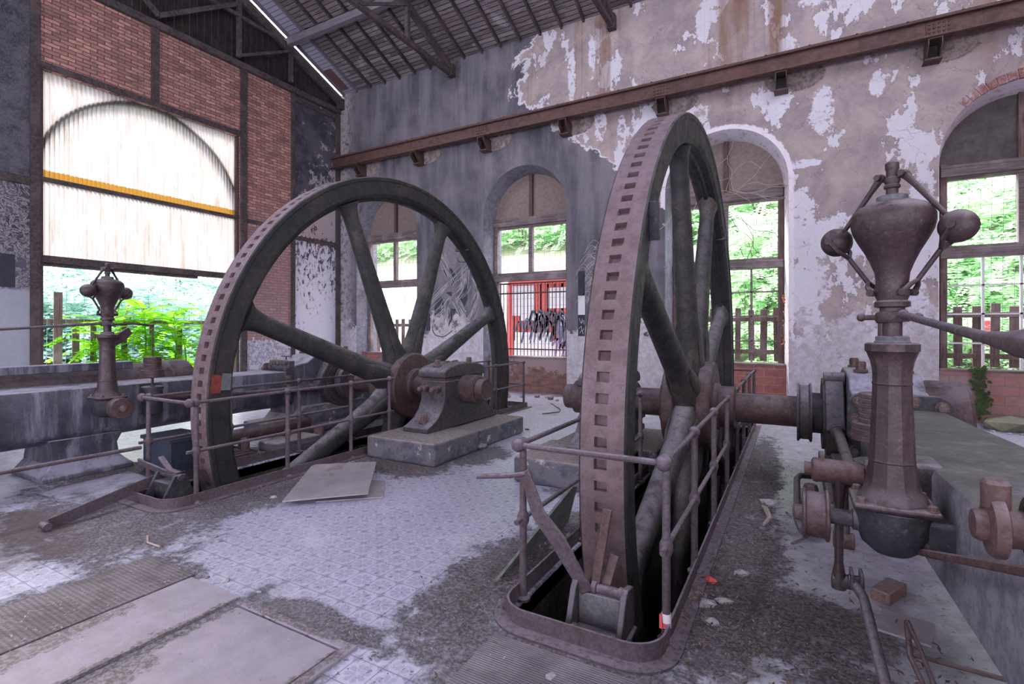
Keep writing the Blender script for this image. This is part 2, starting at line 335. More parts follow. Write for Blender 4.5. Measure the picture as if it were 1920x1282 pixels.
def m_plain(name, col, rough=.8, var=.25, sc=5, bump=.2):
    s = NT(name); n = s.noise(sc, 7, .7)
    c = s.mix(s.step(n, .3, .7), col, tuple(v*(1-var) for v in col)); s.bump(n, bump, .005); return s.done(c, rough, 0, .25)
def m_dirty(name, col, dirt, th, places=None):
    s = NT(name); n = s.noise(2.4, 9, .72, off=(1, 6, 0)); n2 = s.noise(28, 5, .75); n3 = s.noise(6, 6, .7)
    c = s.mix(s.step(n3, .35, .65), col, tuple(v*.82 for v in col)); c = s.mix(s.step(n, th, th+.05), c, dirt)
    if places: c = s.mix(s.step(s.ell(0, 1, places, s.noise(8, 10, .78), 2.2), .05, .25), c, s.mix(s.step(s.noise(45, 5, .75), .42, .6), dirt, (.24, .215, .24)))
    c = s.mix(s.math('MULTIPLY', s.step(n2, .66, .70), .8), c, tuple(v*.6 for v in dirt))
    s.bump(s.math('ADD', n2, s.math('MULTIPLY', s.step(n, th, th+.05), 1.5)), .4, .006); return s.done(c, .65, 0, .3)
M['board'] = m_plain('arch_board', (.25, .20, .185), var=.3, sc=12)
M['boardd'] = m_plain('dark_arch_board', (.13, .115, .12), var=.5, sc=3)
M['sheet'] = m_dirty('dusty_sheet', (.33, .295, .34), (.20, .165, .18), .60)
M['steelplate'] = m_dirty('floor_plate', (.315, .285, .345), (.115, .095, .11), .62, [(-2.83, 1.2, .09, 1.0), (-3.36, 1.0, .16, .55), (-2.72, 1.12, .16, .22), (-3.0, .4, .4, .4), (-1.95, 1.0, .06, 1.0), (-2.4, 1.83, .5, .05)])
M['stone'] = m_plain('stone_chip', (.48, .46, .50), var=.4, sc=12)
M['concretewall'] = m_plain('pale_concrete', (.62, .60, .60), var=.2, sc=2)
M['pot'] = m_plain('crate_blue', (.045, .055, .085), var=.4)
M['redpaintold'] = m_plain('old_red_paint', (.20, .045, .035), var=.5, sc=20)
M['greypaint'] = m_plain('old_grey_paint', (.13, .14, .15), var=.3, sc=20)
M['white'] = m_plain('white_paint', (.72, .72, .78), var=.1, rough=.6)
M['paintdark'] = m_plain('dark_paint', (.045, .045, .06), var=.3, rough=.7)
M['scratch'] = m_plain('white_scratch', (.52, .50, .54), var=.3, rough=.8)
M['red'] = m_plain('red_paint', (.72, .13, .13), var=.15, rough=.5)
M['blue'] = m_plain('blue_graffiti', (.14, .19, .30), var=.3, rough=.6)
M['purple'] = m_plain('violet_graffiti', (.30, .20, .42), var=.3, rough=.6)
M['leafdry'] = m_plain('dead_leaf', (.22, .165, .155), var=.8, sc=60)
M['leafdry2'] = m_plain('dry_chip', (.42, .39, .44), var=.4, sc=30)
M['twig'] = m_plain('dry_twig', (.22, .17, .165), var=.3, sc=30)
M['twigpale'] = m_plain('pale_straw', (.42, .35, .32), var=.2, sc=30)
M['wire'] = m_plain('wire', (.22, .23, .24), var=.1)
M['earth'] = m_plain('earth', (.30, .30, .22), var=.4, sc=3)
M['gravel'] = m_plain('pale_ground', (.35, .34, .34), var=.2, sc=1)
M['trunk'] = m_plain('bark', (.16, .12, .10), var=.4, sc=8)

def m_checker():
    s = NT('diamond_plate'); x = s.sep()
    u = s.math('MULTIPLY', s.math('ADD', x[0], x[1]), 120); v = s.math('MULTIPLY', s.math('SUBTRACT', x[0], x[1]), 120)
    p = s.math('MULTIPLY', s.math('SINE', u), s.math('SINE', v)); n = s.noise(3, 8, .75)
    c = s.mix(s.step(p, .2, .6), (.14, .122, .14), (.215, .19, .215)); c = s.mix(s.step(n, .44, .56), c, (.10, .085, .098)); c = s.mix(s.step(s.noise(30, 5, .75), .60, .66), c, (.30, .28, .32))
    s.bump(p, .5, .004); return s.done(c, .65)
M['checker'] = m_checker()
def m_ribbed():
    s = NT('ribbed_plate'); x = s.sep(); p = s.math('SINE', s.math('MULTIPLY', x[1], 420)); n = s.noise(4, 8, .7)
    c = s.mix(s.step(n, .35, .65), (.23, .21, .245), (.13, .118, .14)); c = s.mix(s.math('MULTIPLY', s.step(p, .2, .7), .3), c, (.16, .14, .15))
    s.bump(p, .4, .003); return s.done(c, .7)
M['ribbed'] = m_ribbed()

def m_corr():
    s = NT('translucent_corrugated_sheet'); x = s.sep()
    n = s.noise(2.5, 8, .75, stretch=(1, 3, .4)); sp = s.noise(14, 6, .8)
    c = s.mix(s.step(n, .42, .75), (.215, .198, .190), (.14, .110, .092))
    c = s.mix(s.step(sp, .655, .70), c, (.05, .03, .02))
    band = s.math('MULTIPLY', s.step(x[2], 4.46, 4.48), s.math('SUBTRACT', 1, s.step(s.math('ADD', x[2], s.math('MULTIPLY', sp, .10)), 4.66, 4.68)))
    c = s.mix(band, c, (.13, .066, .012))
    tr = s.n('ShaderNodeBsdfTranslucent'); s.put(tr.inputs[0], c)
    df = s.n('ShaderNodeBsdfDiffuse'); s.put(df.inputs[0], c)
    mx = s.n('ShaderNodeMixShader'); mx.inputs[0].default_value = .22
    s.t.links.new(tr.outputs[0], mx.inputs[1]); s.t.links.new(df.outputs[0], mx.inputs[2]); s.t.links.new(mx.outputs[0], s.out.inputs[0])
    return s.m
M['corr'] = m_corr()
def m_leaf(name, a, b, tr_=.5):
    s = NT(name); n = s.noise(2.2, 4, .6)
    c = s.mix(s.step(n, .35, .65), a, b)
    tr = s.n('ShaderNodeBsdfTranslucent'); s.put(tr.inputs[0], c); df = s.n('ShaderNodeBsdfDiffuse'); s.put(df.inputs[0], c)
    mx = s.n('ShaderNodeMixShader'); mx.inputs[0].default_value = 1-tr_
    s.t.links.new(tr.outputs[0], mx.inputs[1]); s.t.links.new(df.outputs[0], mx.inputs[2]); s.t.links.new(mx.outputs[0], s.out.inputs[0])
    return s.m
M['leafbright'] = m_leaf('bright_leaf', (.075, .30, .008), (.18, .40, .02), .6)
M['leafmid'] = m_leaf('bank_leaf', (.46, .74, .44), (.70, .86, .62), .5)
M['leafhaze'] = m_leaf('hazed_far_leaf', (.22, .42, .34), (.42, .58, .51), .5)  # distance haze put into the leaf colour: paler, bluish green
M['ivy'] = m_leaf('ivy_leaf', (.06, .10, .05), (.10, .16, .07), .3)
M['redleaf'] = m_leaf('red_leaf', (.45, .14, .07), (.55, .22, .12), .4)

# ------------------------------------------------------------------ geometry helpers
class MB:
    def __init__(s, mirror=False): s.bm = bmesh.new(); s.mirror = mirror
    def v(s, p): return s.bm.verts.new(p)
    def f(s, vs):
        try: return s.bm.faces.new(vs)
        except ValueError: return None
    def box(s, x0, y0, z0, x1, y1, z1, rot=None, piv=None):
        P = [Vector((x, y, z)) for z in (z0, z1) for y in (y0, y1) for x in (x0, x1)]
        if rot:
            c = Vector(piv) if piv else Vector(((x0+x1)/2, (y0+y1)/2, (z0+z1)/2)); P = [c + rot @ (p-c) for p in P]
        V = [s.v(p) for p in P]
        for q in ((0, 2, 3, 1), (4, 5, 7, 6), (0, 1, 5, 4), (2, 6, 7, 3), (0, 4, 6, 2), (1, 3, 7, 5)): s.f([V[i] for i in q])
        return s
    def bar(s, p, q, w, h, up=(0, 0, 1)):
        p = Vector(p); q = Vector(q); d = (q-p).normalized(); u = Vector(up)
        if abs(d.dot(u)) > .99: u = Vector((1, 0, 0))
        a = d.cross(u).normalized(); b = a.cross(d).normalized()
        V = [s.v(o + a*sx*w/2 + b*sz*h/2) for o in (p, q) for sx, sz in ((-1, -1), (1, -1), (1, 1), (-1, 1))]
        for i in range(4): s.f([V[i], V[(i+1) % 4], V[4+(i+1) % 4], V[4+i]])
        s.f(V[3::-1]); s.f(V[4:]); return s
    def tube(s, pts, r, n=10, cap=True, flat=None):
        pts = [Vector(p) for p in pts]; rr = r if isinstance(r, (list, tuple)) else [r]*len(pts); rings = []
        ref = None
        for i, p in enumerate(pts):
            d = (pts[min(i+1, len(pts)-1)] - pts[max(i-1, 0)]).normalized()
            if ref is None:
                ref = Vector((0, 0, 1)) if abs(d.z) < .9 else Vector((1, 0, 0))
                if flat is not None: ref = Vector(flat)
            a = d.cross(ref).normalized(); b = a.cross(d).normalized(); ref = b
            ra, rb = rr[i] if isinstance(rr[i], (tuple, list)) else (rr[i], rr[i])
            rings.append([s.v(p + a*math.cos(t)*ra + b*math.sin(t)*rb) for t in [2*math.pi*k/n for k in range(n)]])
        for A, B in zip(rings, rings[1:]):
            for k in range(n): s.f([A[k], A[(k+1) % n], B[(k+1) % n], B[k]])
        if cap: s.f(rings[0][::-1]); s.f(rings[-1])
        return s
    def lathe(s, prof, org, axis='z', n=24, squash=None):
        """prof: list of (radius, along axis)"""
        o = Vector(org); rings = []
        for r, t in prof:
            ring = []
            for k in range(n):
                a = 2*math.pi*k/n; c, q = math.cos(a)*r, math.sin(a)*r
                p = {'z': (c, q, t), 'x': (t, c, q), 'y': (c, t, q)}[axis] if isinstance(axis, str) else axis @ Vector((c, q, t))
                ring.append(s.v(o + Vector(p)))
            rings.append(ring)
        for A, B in zip(rings, rings[1:]):
            for k in range(n): s.f([A[k], A[(k+1) % n], B[(k+1) % n], B[k]])
        if prof[0][0] > 1e-5: s.f(rings[0][::-1])
        if prof[-1][0] > 1e-5: s.f(rings[-1])
        return s
    def cyl(s, org, r, a, b, axis='x', n=24): return s.lathe([(r, a), (r, b)], org, axis, n)
    def hexbolt(s, org, r, h, axis='x', washer=True):
        if washer: s.lathe([(r*1.35, 0), (r*1.35, h*.25 if h > 0 else h*.25)], org, axis, 14)
        s.lathe([(r, h*.25), (r, h*.85), (r*.8, h)], org, axis, 6)
        return s
    def sphere(s, c, r, sc=(1, 1, 1), n=16):
        g = bmesh.ops.create_uvsphere(s.bm, u_segments=n, v_segments=max(6, n//2+2), radius=r)
        for v in g['verts']: v.co = Vector(c) + Vector((v.co.x*sc[0], v.co.y*sc[1], v.co.z*sc[2]))
        return s
    def prism(s, poly, fn, d0, d1):
        A = [s.v(fn(a, b, d0)) for a, b in poly]; B = [s.v(fn(a, b, d1)) for a, b in poly]; n = len(poly)
        s.f(A[::-1]); s.f(B)
        for k in range(n): s.f([A[k], A[(k+1) % n], B[(k+1) % n], B[k]])
        return s
    def quad(s, *ps): s.f([s.v(p) for p in ps]); return s
    def build(s, name, mat, parent=None, bevel=0, smooth=True, seg=2, recalc=True, clean=True):
        bm = s.bm
        if clean: bmesh.ops.remove_doubles(bm, verts=bm.verts, dist=1e-5)
        if s.mirror:
            for v in bm.verts: v.co.x = -6.2 - v.co.x
            bmesh.ops.reverse_faces(bm, faces=bm.faces)
        if recalc: bmesh.ops.recalc_face_normals(bm, faces=bm.faces)
        me = bpy.data.meshes.new(name); 
        off = parent_world(parent) if parent else Vector((0, 0, 0))
        for v in bm.verts: v.co -= off
        bm.to_mesh(me); bm.free()
        if smooth:
            for p in me.polygons: p.use_smooth = True
            me.set_sharp_from_angle(angle=R(32))
        me.materials.append(M[mat] if isinstance(mat, str) else mat)
        o = bpy.data.objects.new(name, me); COL.objects.link(o)
        if parent: o.parent = parent
        if bevel:
            b = o.modifiers.new('bevel', 'BEVEL'); b.width = bevel; b.segments = seg; b.limit_method = 'ANGLE'; b.angle_limit = R(40)
        return o
def parent_world(p):
    v = Vector((0, 0, 0))
    while p: v += p.location; p = p.parent
    return v
def tag(o, label=None, cat=None, group=None, kind=None):
    if label: o['label'] = label
    if cat: o['category'] = cat
    if group: o['group'] = group
    if kind: o['kind'] = kind
    return o
def empty(name, loc, label=None, cat=None, group=None, kind=None):
    o = bpy.data.objects.new(name, None); COL.objects.link(o); o.location = loc; o.empty_display_size = .1
    return tag(o, label, cat, group, kind)
def dup_tree(o, loc=None, rz=None, scale=None, parent=None):
    c = o.copy(); COL.objects.link(c)
    if parent: c.parent = parent
    if loc is not None: c.location = loc
    if rz is not None: c.rotation_euler = (0, 0, rz)
    if scale is not None: c.scale = scale if isinstance(scale, tuple) else (scale,)*3
    for ch in list(o.children): dup_tree(ch, parent=c)
    return c
MX = -6.2
def mx(x, m): return MX - x if m else x

# ================================================================== THE SETTING
YB = 11.17; XL = -12.34; ZT = 8.82
PITS = [(-5.61, -4.80), (-1.40, -.59)]; PY0, PY1 = 2.42, 9.15
# floor with the two wheel pits left open
fl = MB(); xs = [-12.6, -5.61, -4.80, -1.40, -.59, 6.0]
for i in range(5):
    if i in (1, 3):
        fl.box(xs[i], -9.6, -.12, xs[i+1], PY0, 0); fl.box(xs[i], PY1, -.12, xs[i+1], 11.7, 0)
    else: fl.box(xs[i], -9.6, -.12, xs[i+1], 11.7, 0)
tag(fl.build('floor', 'floor', smooth=False, clean=False), kind='structure')
for (a, b), nm in zip(PITS, ('trim_1', 'trim_2')):
    p = MB(); t = .08
    p.box(a-t, PY0-t, -2.5, a, PY1+t, -.02).box(b, PY0-t, -2.5, b+t, PY1+t, -.02)
    p.box(a, PY0-t, -2.5, b, PY0, -.02).box(a, PY1, -2.5, b, PY1+t, -.02).box(a-t, PY0-t, -2.6, b+t, PY1+t, -2.5)
    tag(p.build(nm, 'pit', smooth=False), kind='structure')

# back wall with four arched openings, splayed reveals
WC = [-10.45, -5.9, -1.27, 3.33]; HW = 1.17; SPR = 4.50; SILL = .87
wb = MB(); jb = MB(); NA = 24
def arch_pts(c, hw, spr=SPR, n=NA): return [(c - hw*math.cos(math.pi*i/n), spr + hw*math.sin(math.pi*i/n)) for i in range(n+1)]
prev = XL - .3
for c in WC:
    wb.quad((prev, YB, 0), (c-HW, YB, 0), (c-HW, YB, SPR), (prev, YB, SPR)); wb.quad((prev, YB, SPR), (c-HW, YB, SPR), (c-HW, YB, ZT), (prev, YB, ZT))
    A = arch_pts(c, HW)
    for (x0, z0), (x1, z1) in zip(A, A[1:]): wb.quad((x0, YB, z0), (x1, YB, z1), (x1, YB, ZT), (x0, YB, ZT))
    # reveals
    prof0 = [(c-HW, 0)] + A + [(c+HW, 0)]; B = arch_pts(c, 1.075); prof1 = [(c-1.075, 0)] + B + [(c+1.075, 0)]
    prof2 = [(px, pz) for px, pz in prof1]
    for k in range(len(prof0)-1):
        jb.quad((prof0[k][0], YB, prof0[k][1]), (prof0[k+1][0], YB, prof0[k+1][1]), (prof1[k+1][0], 11.62, prof1[k+1][1]), (prof1[k][0], 11.62, prof1[k][1]))
        jb.quad((prof1[k][0], 11.62, prof1[k][1]), (prof1[k+1][0], 11.62, prof1[k+1][1]), (prof2[k+1][0], 11.95, prof2[k+1][1]), (prof2[k][0], 11.95, prof2[k][1]))
    prev = c+HW
wb.quad((prev, YB, 0), (6.0, YB, 0), (6.0, YB, ZT), (prev, YB, ZT))
# outer face so that the wall has its thickness
prev = XL - .3
for c in WC:
    h = 1.075
    wb.quad((prev, 11.95, 0), (prev, 11.95, ZT), (c-h, 11.95, ZT), (c-h, 11.95, 0)); A = arch_pts(c, h)
    for (x0, z0), (x1, z1) in zip(A, A[1:]): wb.quad((x0, 11.95, z0), (x0, 11.95, ZT), (x1, 11.95, ZT), (x1, 11.95, z1))
    prev = c+h
wb.quad((prev, 11.95, 0), (prev, 11.95, ZT), (6.0, 11.95, ZT), (6.0, 11.95, 0))
wb.quad((XL-.3, YB, ZT), (6, YB, ZT), (6, 11.95, ZT), (XL-.3, 11.95, ZT)); wb.quad((6, YB, 0), (6, 11.95, 0), (6, 11.95, ZT), (6, YB, ZT))
wbo = tag(wb.build('wall_back', 'wallback', smooth=False, recalc=False), kind='structure')
jb.build('reveal', 'jamb', wbo, recalc=False)
# exposed brick of the right arch
ab = MB(); c = WC[3]
for k in range(15):
    a = R(180 - 48 - k*6.2); r0, r1 = HW-.01, HW+.13+.04*random.random()
    for aa in [a]:
        e = R(2.6)
        ab.prism([(r0*math.cos(a-e), r0*math.sin(a-e)), (r1*math.cos(a-e), r1*math.sin(a-e)), (r1*math.cos(a+e), r1*math.sin(a+e)), (r0*math.cos(a+e), r0*math.sin(a+e))],
                 lambda u, v_, d: (c+u, d, SPR+v_), YB-.012-.012*random.random(), YB+.2)
ab.build('arch_brick_course', 'archbrick', wbo, smooth=False)

# infill below the sills
for i, (c, mat) in enumerate(zip(WC, ('redblock', 'brickinfill', 'redblock', 'block'))):
    y0 = 11.38
    o = MB().box(c-1.16, y0, 0, c+1.16, 11.7, SILL).build('sill_wall', mat, wbo, smooth=False)
    MB().box(c-1.12, y0-.03, SILL, c+1.12, 11.75, SILL+.035).build('sill', 'wood', wbo, bevel=.006)

# window frames
def window(i, c, lower):
    w_ = tag(empty('window_%d' % (i+1), (c, 11.62, SILL)), kind='structure'); y0, y1 = 11.56, 11.68
    f = MB(); h = 1.075
    f.box(c-h, y0, SILL, c-h+.10, y1, SPR).box(c+h-.10, y0, SILL, c+h, y1, SPR)
    f.build('frame', 'woodv' if i > 1 else 'wood', w_, bevel=.006)
    f = MB().box(c-h, y0-.05, 4.27, c+h, y1, 4.42).box(c-h, y0-.03, 4.42, c+h, y1, 4.47); f.build('transom', 'wood', w_, bevel=.008)
    f = MB().box(c-h, y0-.04, 2.84, c+h, y1, 3.0); f.build('transom', 'wood', w_, bevel=.008)
    f = MB().box(c-h+.1, y0+.02, 3.0, c+h-.1, y1, 3.06).box(c-.05, y0, 3.0, c+.05, y1, 4.27).box(c-h+.1, y0+.02, 4.21, c+h-.1, y1, 4.27)
    f.build('sash', 'wood', w_, bevel=.005)
    A = arch_pts(c, h); f = MB()
    f.prism(A + [(c+h, 4.45), (c-h, 4.45)], lambda u, v_, d: (u, d, v_), 11.66, 11.68); f.build('arch_panel', 'boardd' if i == 3 else 'board', w_, smooth=False)
    MB().box(c-.045, 11.58, 4.47, c+.045, 11.66, SPR+h-.01).build('mullion', 'redrust' if i != 3 else 'woodv', w_, bevel=.005)
    if i >= 2:   # glazing bars of the lower light
        f = MB(); xs_ = [c-h+.1 + (2*h-.2)*k/4 for k in range(5)]
        for x_ in xs_[1:-1]: f.box(x_-.018, 11.60, SILL, x_+.018, 11.64, 2.84)
        for z_ in (1.35, 1.86, 2.36): f.box(c-h+.1, 11.60, z_-.014, c+h-.1, 11.64, z_+.014)
        f.build('glazing_bars', 'white' if i > 2 else 'wood', w_)
    m = MB(); yy = 12.0
    k = c-h
    while k < c+h: m.bar((k, yy, SILL), (k+.03, yy, 4.4), .006, .006); k += .155
    z_ = 1.0
    while z_ < 4.4: m.bar((c-h, yy, z_), (c+h, yy, z_+.02), .006, .006); z_ += .20
    m.build('wire_mesh', 'wire', w_)
    return w_
WIN = [window(i, c, None) for i, c in enumerate(WC)]

# barred grille of the second window
g = empty('window_grille', (WC[1], 11.8, SILL), 'brown iron bar grille in the lower window half in front of the red container', 'grille')
c = WC[1]
for z_ in (1.07, 2.54, 2.80): MB().bar((c-1.07, 11.8, z_), (c+1.07, 11.8, z_), .03, .035).build('cross_rail', 'redrust', g)
for k in range(21):
    x_ = c-1.02 + 2.04*k/20; MB().tube([(x_, 11.8, SILL+.035), (x_, 11.8, 2.80)], .011, 8).build('bar', 'redrust', g)

# left gable wall ----------------------------------------------------
OY0, OY1, OZ0, OZ1 = 4.0, 7.93, .30, 6.5
lw = MB(); T = .28
def lbox(y0, y1, z0, z1): lw.box(XL-T, y0, z0, XL, y1, z1)
lbox(-9.6, OY0, 0, 8.3); lbox(OY0, OY1, 0, OZ0); lbox(OY0, OY1, OZ1, 8.3); lbox(OY1, YB+.3, 0, 8.3)
lwo = tag(lw.build('wall_left', 'wallleft', smooth=False, clean=False), kind='structure')
def trimbox(n, y0, y1, z0, z1, d=.06, mat='darkbeam'):
    o = MB().box(XL-.01, y0, z0, XL+d, y1, z1).build('trim_%d' % n, mat, bevel=.008); tag(o, kind='structure')
n_ = 3
for y0, y1, z0, z1 in ((3.86, 4.0, 0, 8.3), (7.93, 8.09, 0, 8.3), (5.88, 6.03, 6.62, 8.3), (9.42, 9.53, 0, 8.3), (11.0, 11.15, 0, 8.3)):
    trimbox(n_, y0, y1, z0, z1); n_ += 1
for y0, y1, z0, z1, d in ((-2.5, 11.15, 8.22, 8.38, .10), (4.0, 7.93, 6.5, 6.62, .05), (8.09, 9.42, 4.34, 4.44, .04), (9.53, 11.0, 4.12, 4.24, .04), (-2.5, 3.86, 4.25, 4.40, .05), (9.53, 11.0, 8.02, 8.12, .05)):
    trimbox(n_, y0, y1, z0, z1, d); n_ += 1
# reveal lining and frame of the left opening
lo = tag(empty('window_5', (XL, 5.97, OZ0)), kind='structure')
MB().box(XL-.16, OY0, 4.40, XL-.02, OY1, 4.47).build('rail', 'darkbeam', lo, bevel=.005)
MB().box(XL-.20, OY0, 2.86, XL-.0, OY1, 2.99).box(XL-.22, OY0, 2.80, XL-.08, OY1-1, 2.86).build('rail', 'darkbeam', lo, bevel=.008)
MB().box(XL-.18, OY0, OZ0, XL-.04, OY0+.07, OZ1).box(XL-.18, OY1-.07, OZ0, XL-.04, OY1, OZ1).build('frame', 'redrust', lo, bevel=.005)
def corr(z0, z1, name):
    b = MB(); n = 52*8; A = []; B = []
    for k in range(n+1):
        y = OY0+.02 + (OY1-OY0-.04)*k/n; x = XL-.12 + .016*math.cos(2*math.pi*k/8)
        A.append(b.v((x, y, z0))); B.append(b.v((x, y, z1)))
    for k in range(n): b.f([A[k], A[k+1], B[k+1], B[k]])
    o = b.build(name, 'corr', lo, recalc=False)
    return o
corr(4.44, 6.5, 'corrugated_sheet'); corr(2.97, 4.42, 'corrugated_sheet')
ar = MB(); cy_, cz_, r0, r1 = 5.97, 4.50, 1.93, 2.03; K = 48
for k in range(K):
    a0, a1 = math.pi*k/K, math.pi*(k+1)/K
    def P(r, a, x): return (x, cy_ - r*math.cos(a), cz_ + r*math.sin(a))
    for (ra, rb, xa, xb) in ((r0, r0, -12.44-.10, -12.485), ):
        x0, x1 = XL-.30, XL-.16
        ar.quad(P(r0, a0, x1), P(r0, a1, x1), P(r1, a1, x1), P(r1, a0, x1)); ar.quad(P(r0, a0, x0), P(r1, a0, x0), P(r1, a1, x0), P(r0, a1, x0))
        ar.quad(P(r0, a0, x0), P(r0, a1, x0), P(r0, a1, x1), P(r0, a0, x1)); ar.quad(P(r1, a0, x0), P(r1, a0, x1), P(r1, a1, x1), P(r1, a1, x0))
ar.build('arch_bar', 'black', lo)
m = MB(); k = OY0
while k < OY1: m.bar((XL-.6, k, .5), (XL-.6, k+.02, 2.9), .006, .006); k += .3
m.build('wire_mesh', 'wire', lo)

# unseen right and front walls with tall openings, added to cut fill light
wr = MB()
for y0, y1 in ((-9.6, -7.6), (-5.6, -3.6), (-1.6, 11.95)): wr.box(6.0, y0, 0, 6.3, y1, 9.2)
wr.box(6.0, -9.6, 5.5, 6.3, -1.6, 9.2); wr.box(6, -9.6, 0, 6.3, -1.6, .9)
tag(wr.build('wall_right', 'block', smooth=False), kind='structure')
wf = MB(); q = [-12.6, -11.2, -9.2, -7.6, -5.6, -4.0, -2.0, -.4, 1.6, 3.2, 5.2, 6.3]
for k in range(0, 11, 2): wf.box(q[k], -9.9, 0, q[k+1], -9.6, 5.6)
wf.box(-12.6, -9.9, 5.2, 6.3, -9.6, 9.2); wf.box(-12.6, -9.9, 0, 6.3, -9.6, .9)
tag(wf.build('wall_front', 'block', smooth=False), kind='structure')
# roof --------------------------------------------------------------
SL = .42
def zr(y): return 8.80 + SL*(YB-y)
rf = MB(); y0, y1 = 11.9, 1.5
rf.quad((XL+.10, y0, zr(y0)+.05), (6, y0, zr(y0)+.05), (6, y1, zr(y1)+.05), (XL+.10, y1, zr(y1)+.05))
rf.quad((XL+.10, y0, zr(y0)+.08), (XL+.10, y1, zr(y1)+.08), (6, y1, zr(y1)+.08), (6, y0, zr(y0)+.08))
rfo = tag(rf.build('ceiling', 'roof', smooth=False, recalc=False), kind='structure')
rb_ = MB(); zz = zr(1.5)
rb_.quad((XL, 1.5, zz+.1), (6, 1.5, zz+.1), (6, -9.5, zz-11*SL+.1), (XL, -9.5, zz-11*SL+.1))
rb_.build('front_slope', 'roof', rfo, smooth=False, recalc=False)  # unseen roof slope behind the camera, added to shut out sky light

x_ = XL+.20; k = 0
while x_ < 5.5:
    o = MB().bar((x_, 11.3, zr(11.3)-.0), (x_, 2.4, zr(2.4)-.0), .055, .09).build('rafter', 'darkbeam' if k > 1 else 'purlin', rfo, bevel=.004)
    x_ += .56; k += 1
pur = tag(MB().bar((XL-.1, 9.22, 9.47), (6, 9.22, 9.47), .16, .20).build('roof_purlin', 'purlin', bevel=.01), 'grey timber purlin crossing under the rafters on top of the truss posts', 'roof beam')
tag(MB().bar((XL-.1, 6.9, 10.42), (6, 6.9, 10.42), .16, .20).build('roof_purlin', 'purlin', bevel=.01), 'upper timber purlin nearer the ridge', 'roof beam')
# gable boarding
gb = MB(); y = 3.0; random.seed(3)
while y < 11.2:
    wd = .17
    if not (6.45 < y < 6.55): gb.box(XL-.1-.01*random.random(), y, 8.3, XL-.07, y+wd-.008, zr(y+wd)+.02)
    y += wd
gb.build('gable_boards', 'darkwood', lwo, smooth=False)
rk = MB().bar((XL+.02, 11.2, zr(11.2)-.08), (XL+.02, 2.4, zr(2.4)-.08), .10, .16).build('rake_beam', 'darkbeam', lwo, bevel=.01)
MB().bar((XL+.16, 11.25, zr(11.25)+.045), (XL+.16, 2.4, zr(2.4)+.045), .02, .03).build('edge_strip', 'white', lwo)  # thin white strip along the rake edge of the roof
MB().bar((XL+.37, 11.05, zr(11.05)+.035), (XL+.37, 10.35, zr(10.35)+.035), .30, .012).build('copper_patch', 'loosebrick', lwo)
def truss(X, label, gable=False):
    t = empty('roof_truss', (X, YB, 8.3), label, 'roof truss', 'timber roof trusses')
    m_ = 'darkbeam'
    zc = 8.42
    yend = 11.12
    if not gable: MB().bar((X, yend, zc), (X, 2.6, zc), .10, .12).build('tie_beam', m_, t, bevel=.006)
    MB().bar((X+.01, yend, 8.50), (X+.01, 2.6, zr(2.6)-.28), .12, .16).build('principal_rafter', m_, t, bevel=.006)
    for y in (9.3, 7.8):
        MB().bar((X+.02, y, zc), (X+.02, y, zr(y)-.2), .10, .10, (1, 0, 0)).build('post', m_, t, bevel=.005)
    MB().bar((X+.05, 9.25, 9.25), (X+.05, 7.8, zc+.03), .05, .07).build('brace', m_, t, bevel=.005)
    MB().bar((X+.05, 7.8, 9.75), (X+.05, 5.95, zc+.03), .07, .10).build('brace', m_, t, bevel=.005)
    MB().bar((X+.05, 4.3, 9.75), (X+.05, 5.95, zc+.03), .07, .10).build('brace', m_, t, bevel=.005)
    if gable: MB().bar((X+.03, 9.3, 9.42), (X+.03, 5.0, 9.5), .06, .09).build('strut', m_, t, bevel=.005)
    MB().box(X-.09, 11.0, 8.34, X+.09, 11.165, 8.66).build('wall_shoe', 'darkbeam', t, bevel=.01)
    return t
truss(XL+.14, 'dark timber truss set against the boarded gable above the brick wall', True)
truss(-8.03, 'roof truss whose foot meets the dark painted wall left of the peeling plaster')
truss(-3.6, 'roof truss whose foot shows at the top edge against the beige wall')

# ================================================================== CRANE BEAM
cb = empty('crane_beam', (-4.6, 10.86, 6.62), 'long rusty brown riveted I-beam running along the back wall under the roof', 'steel beam')
cbm = MB(); Z0, Z1 = 6.46, 6.78
cbm.box(-12.30, 10.85, Z0, 5.8, 10.88, Z1); cbm.box(-12.30, 10.77, Z1-.035, 5.8, 10.96, Z1); cbm.box(-12.30, 10.77, Z0, 5.8, 10.96, Z0+.035)
cbm.build('beam', 'beam', cb, bevel=.006)
MB().box(-12.3, 10.83, Z1, 5.8, 10.90, Z1+.045).build('rail', 'beam', cb, bevel=.008)
k = -12.0
while k < 5.5:
    MB().hexbolt((k, 10.79, Z1), .022, .03, 'z', False).build('rail_clip', 'bolt', cb); k += .72
for X in (-11.25, -6.93, -2.46, 2.10):
    p = MB().box(X-.17, 10.835, Z0+.045, X+.17, 10.85, Z1-.045).build('splice_plate', 'beam', cb, bevel=.003)
    rv = MB()
    for i in range(5):
        for j in range(3): rv.sphere((X-.13+.065*i, 10.832, Z0+.09+.07*j), .021, (1, .8, 1), 8)
    rv.build('rivets', 'redrust', p)
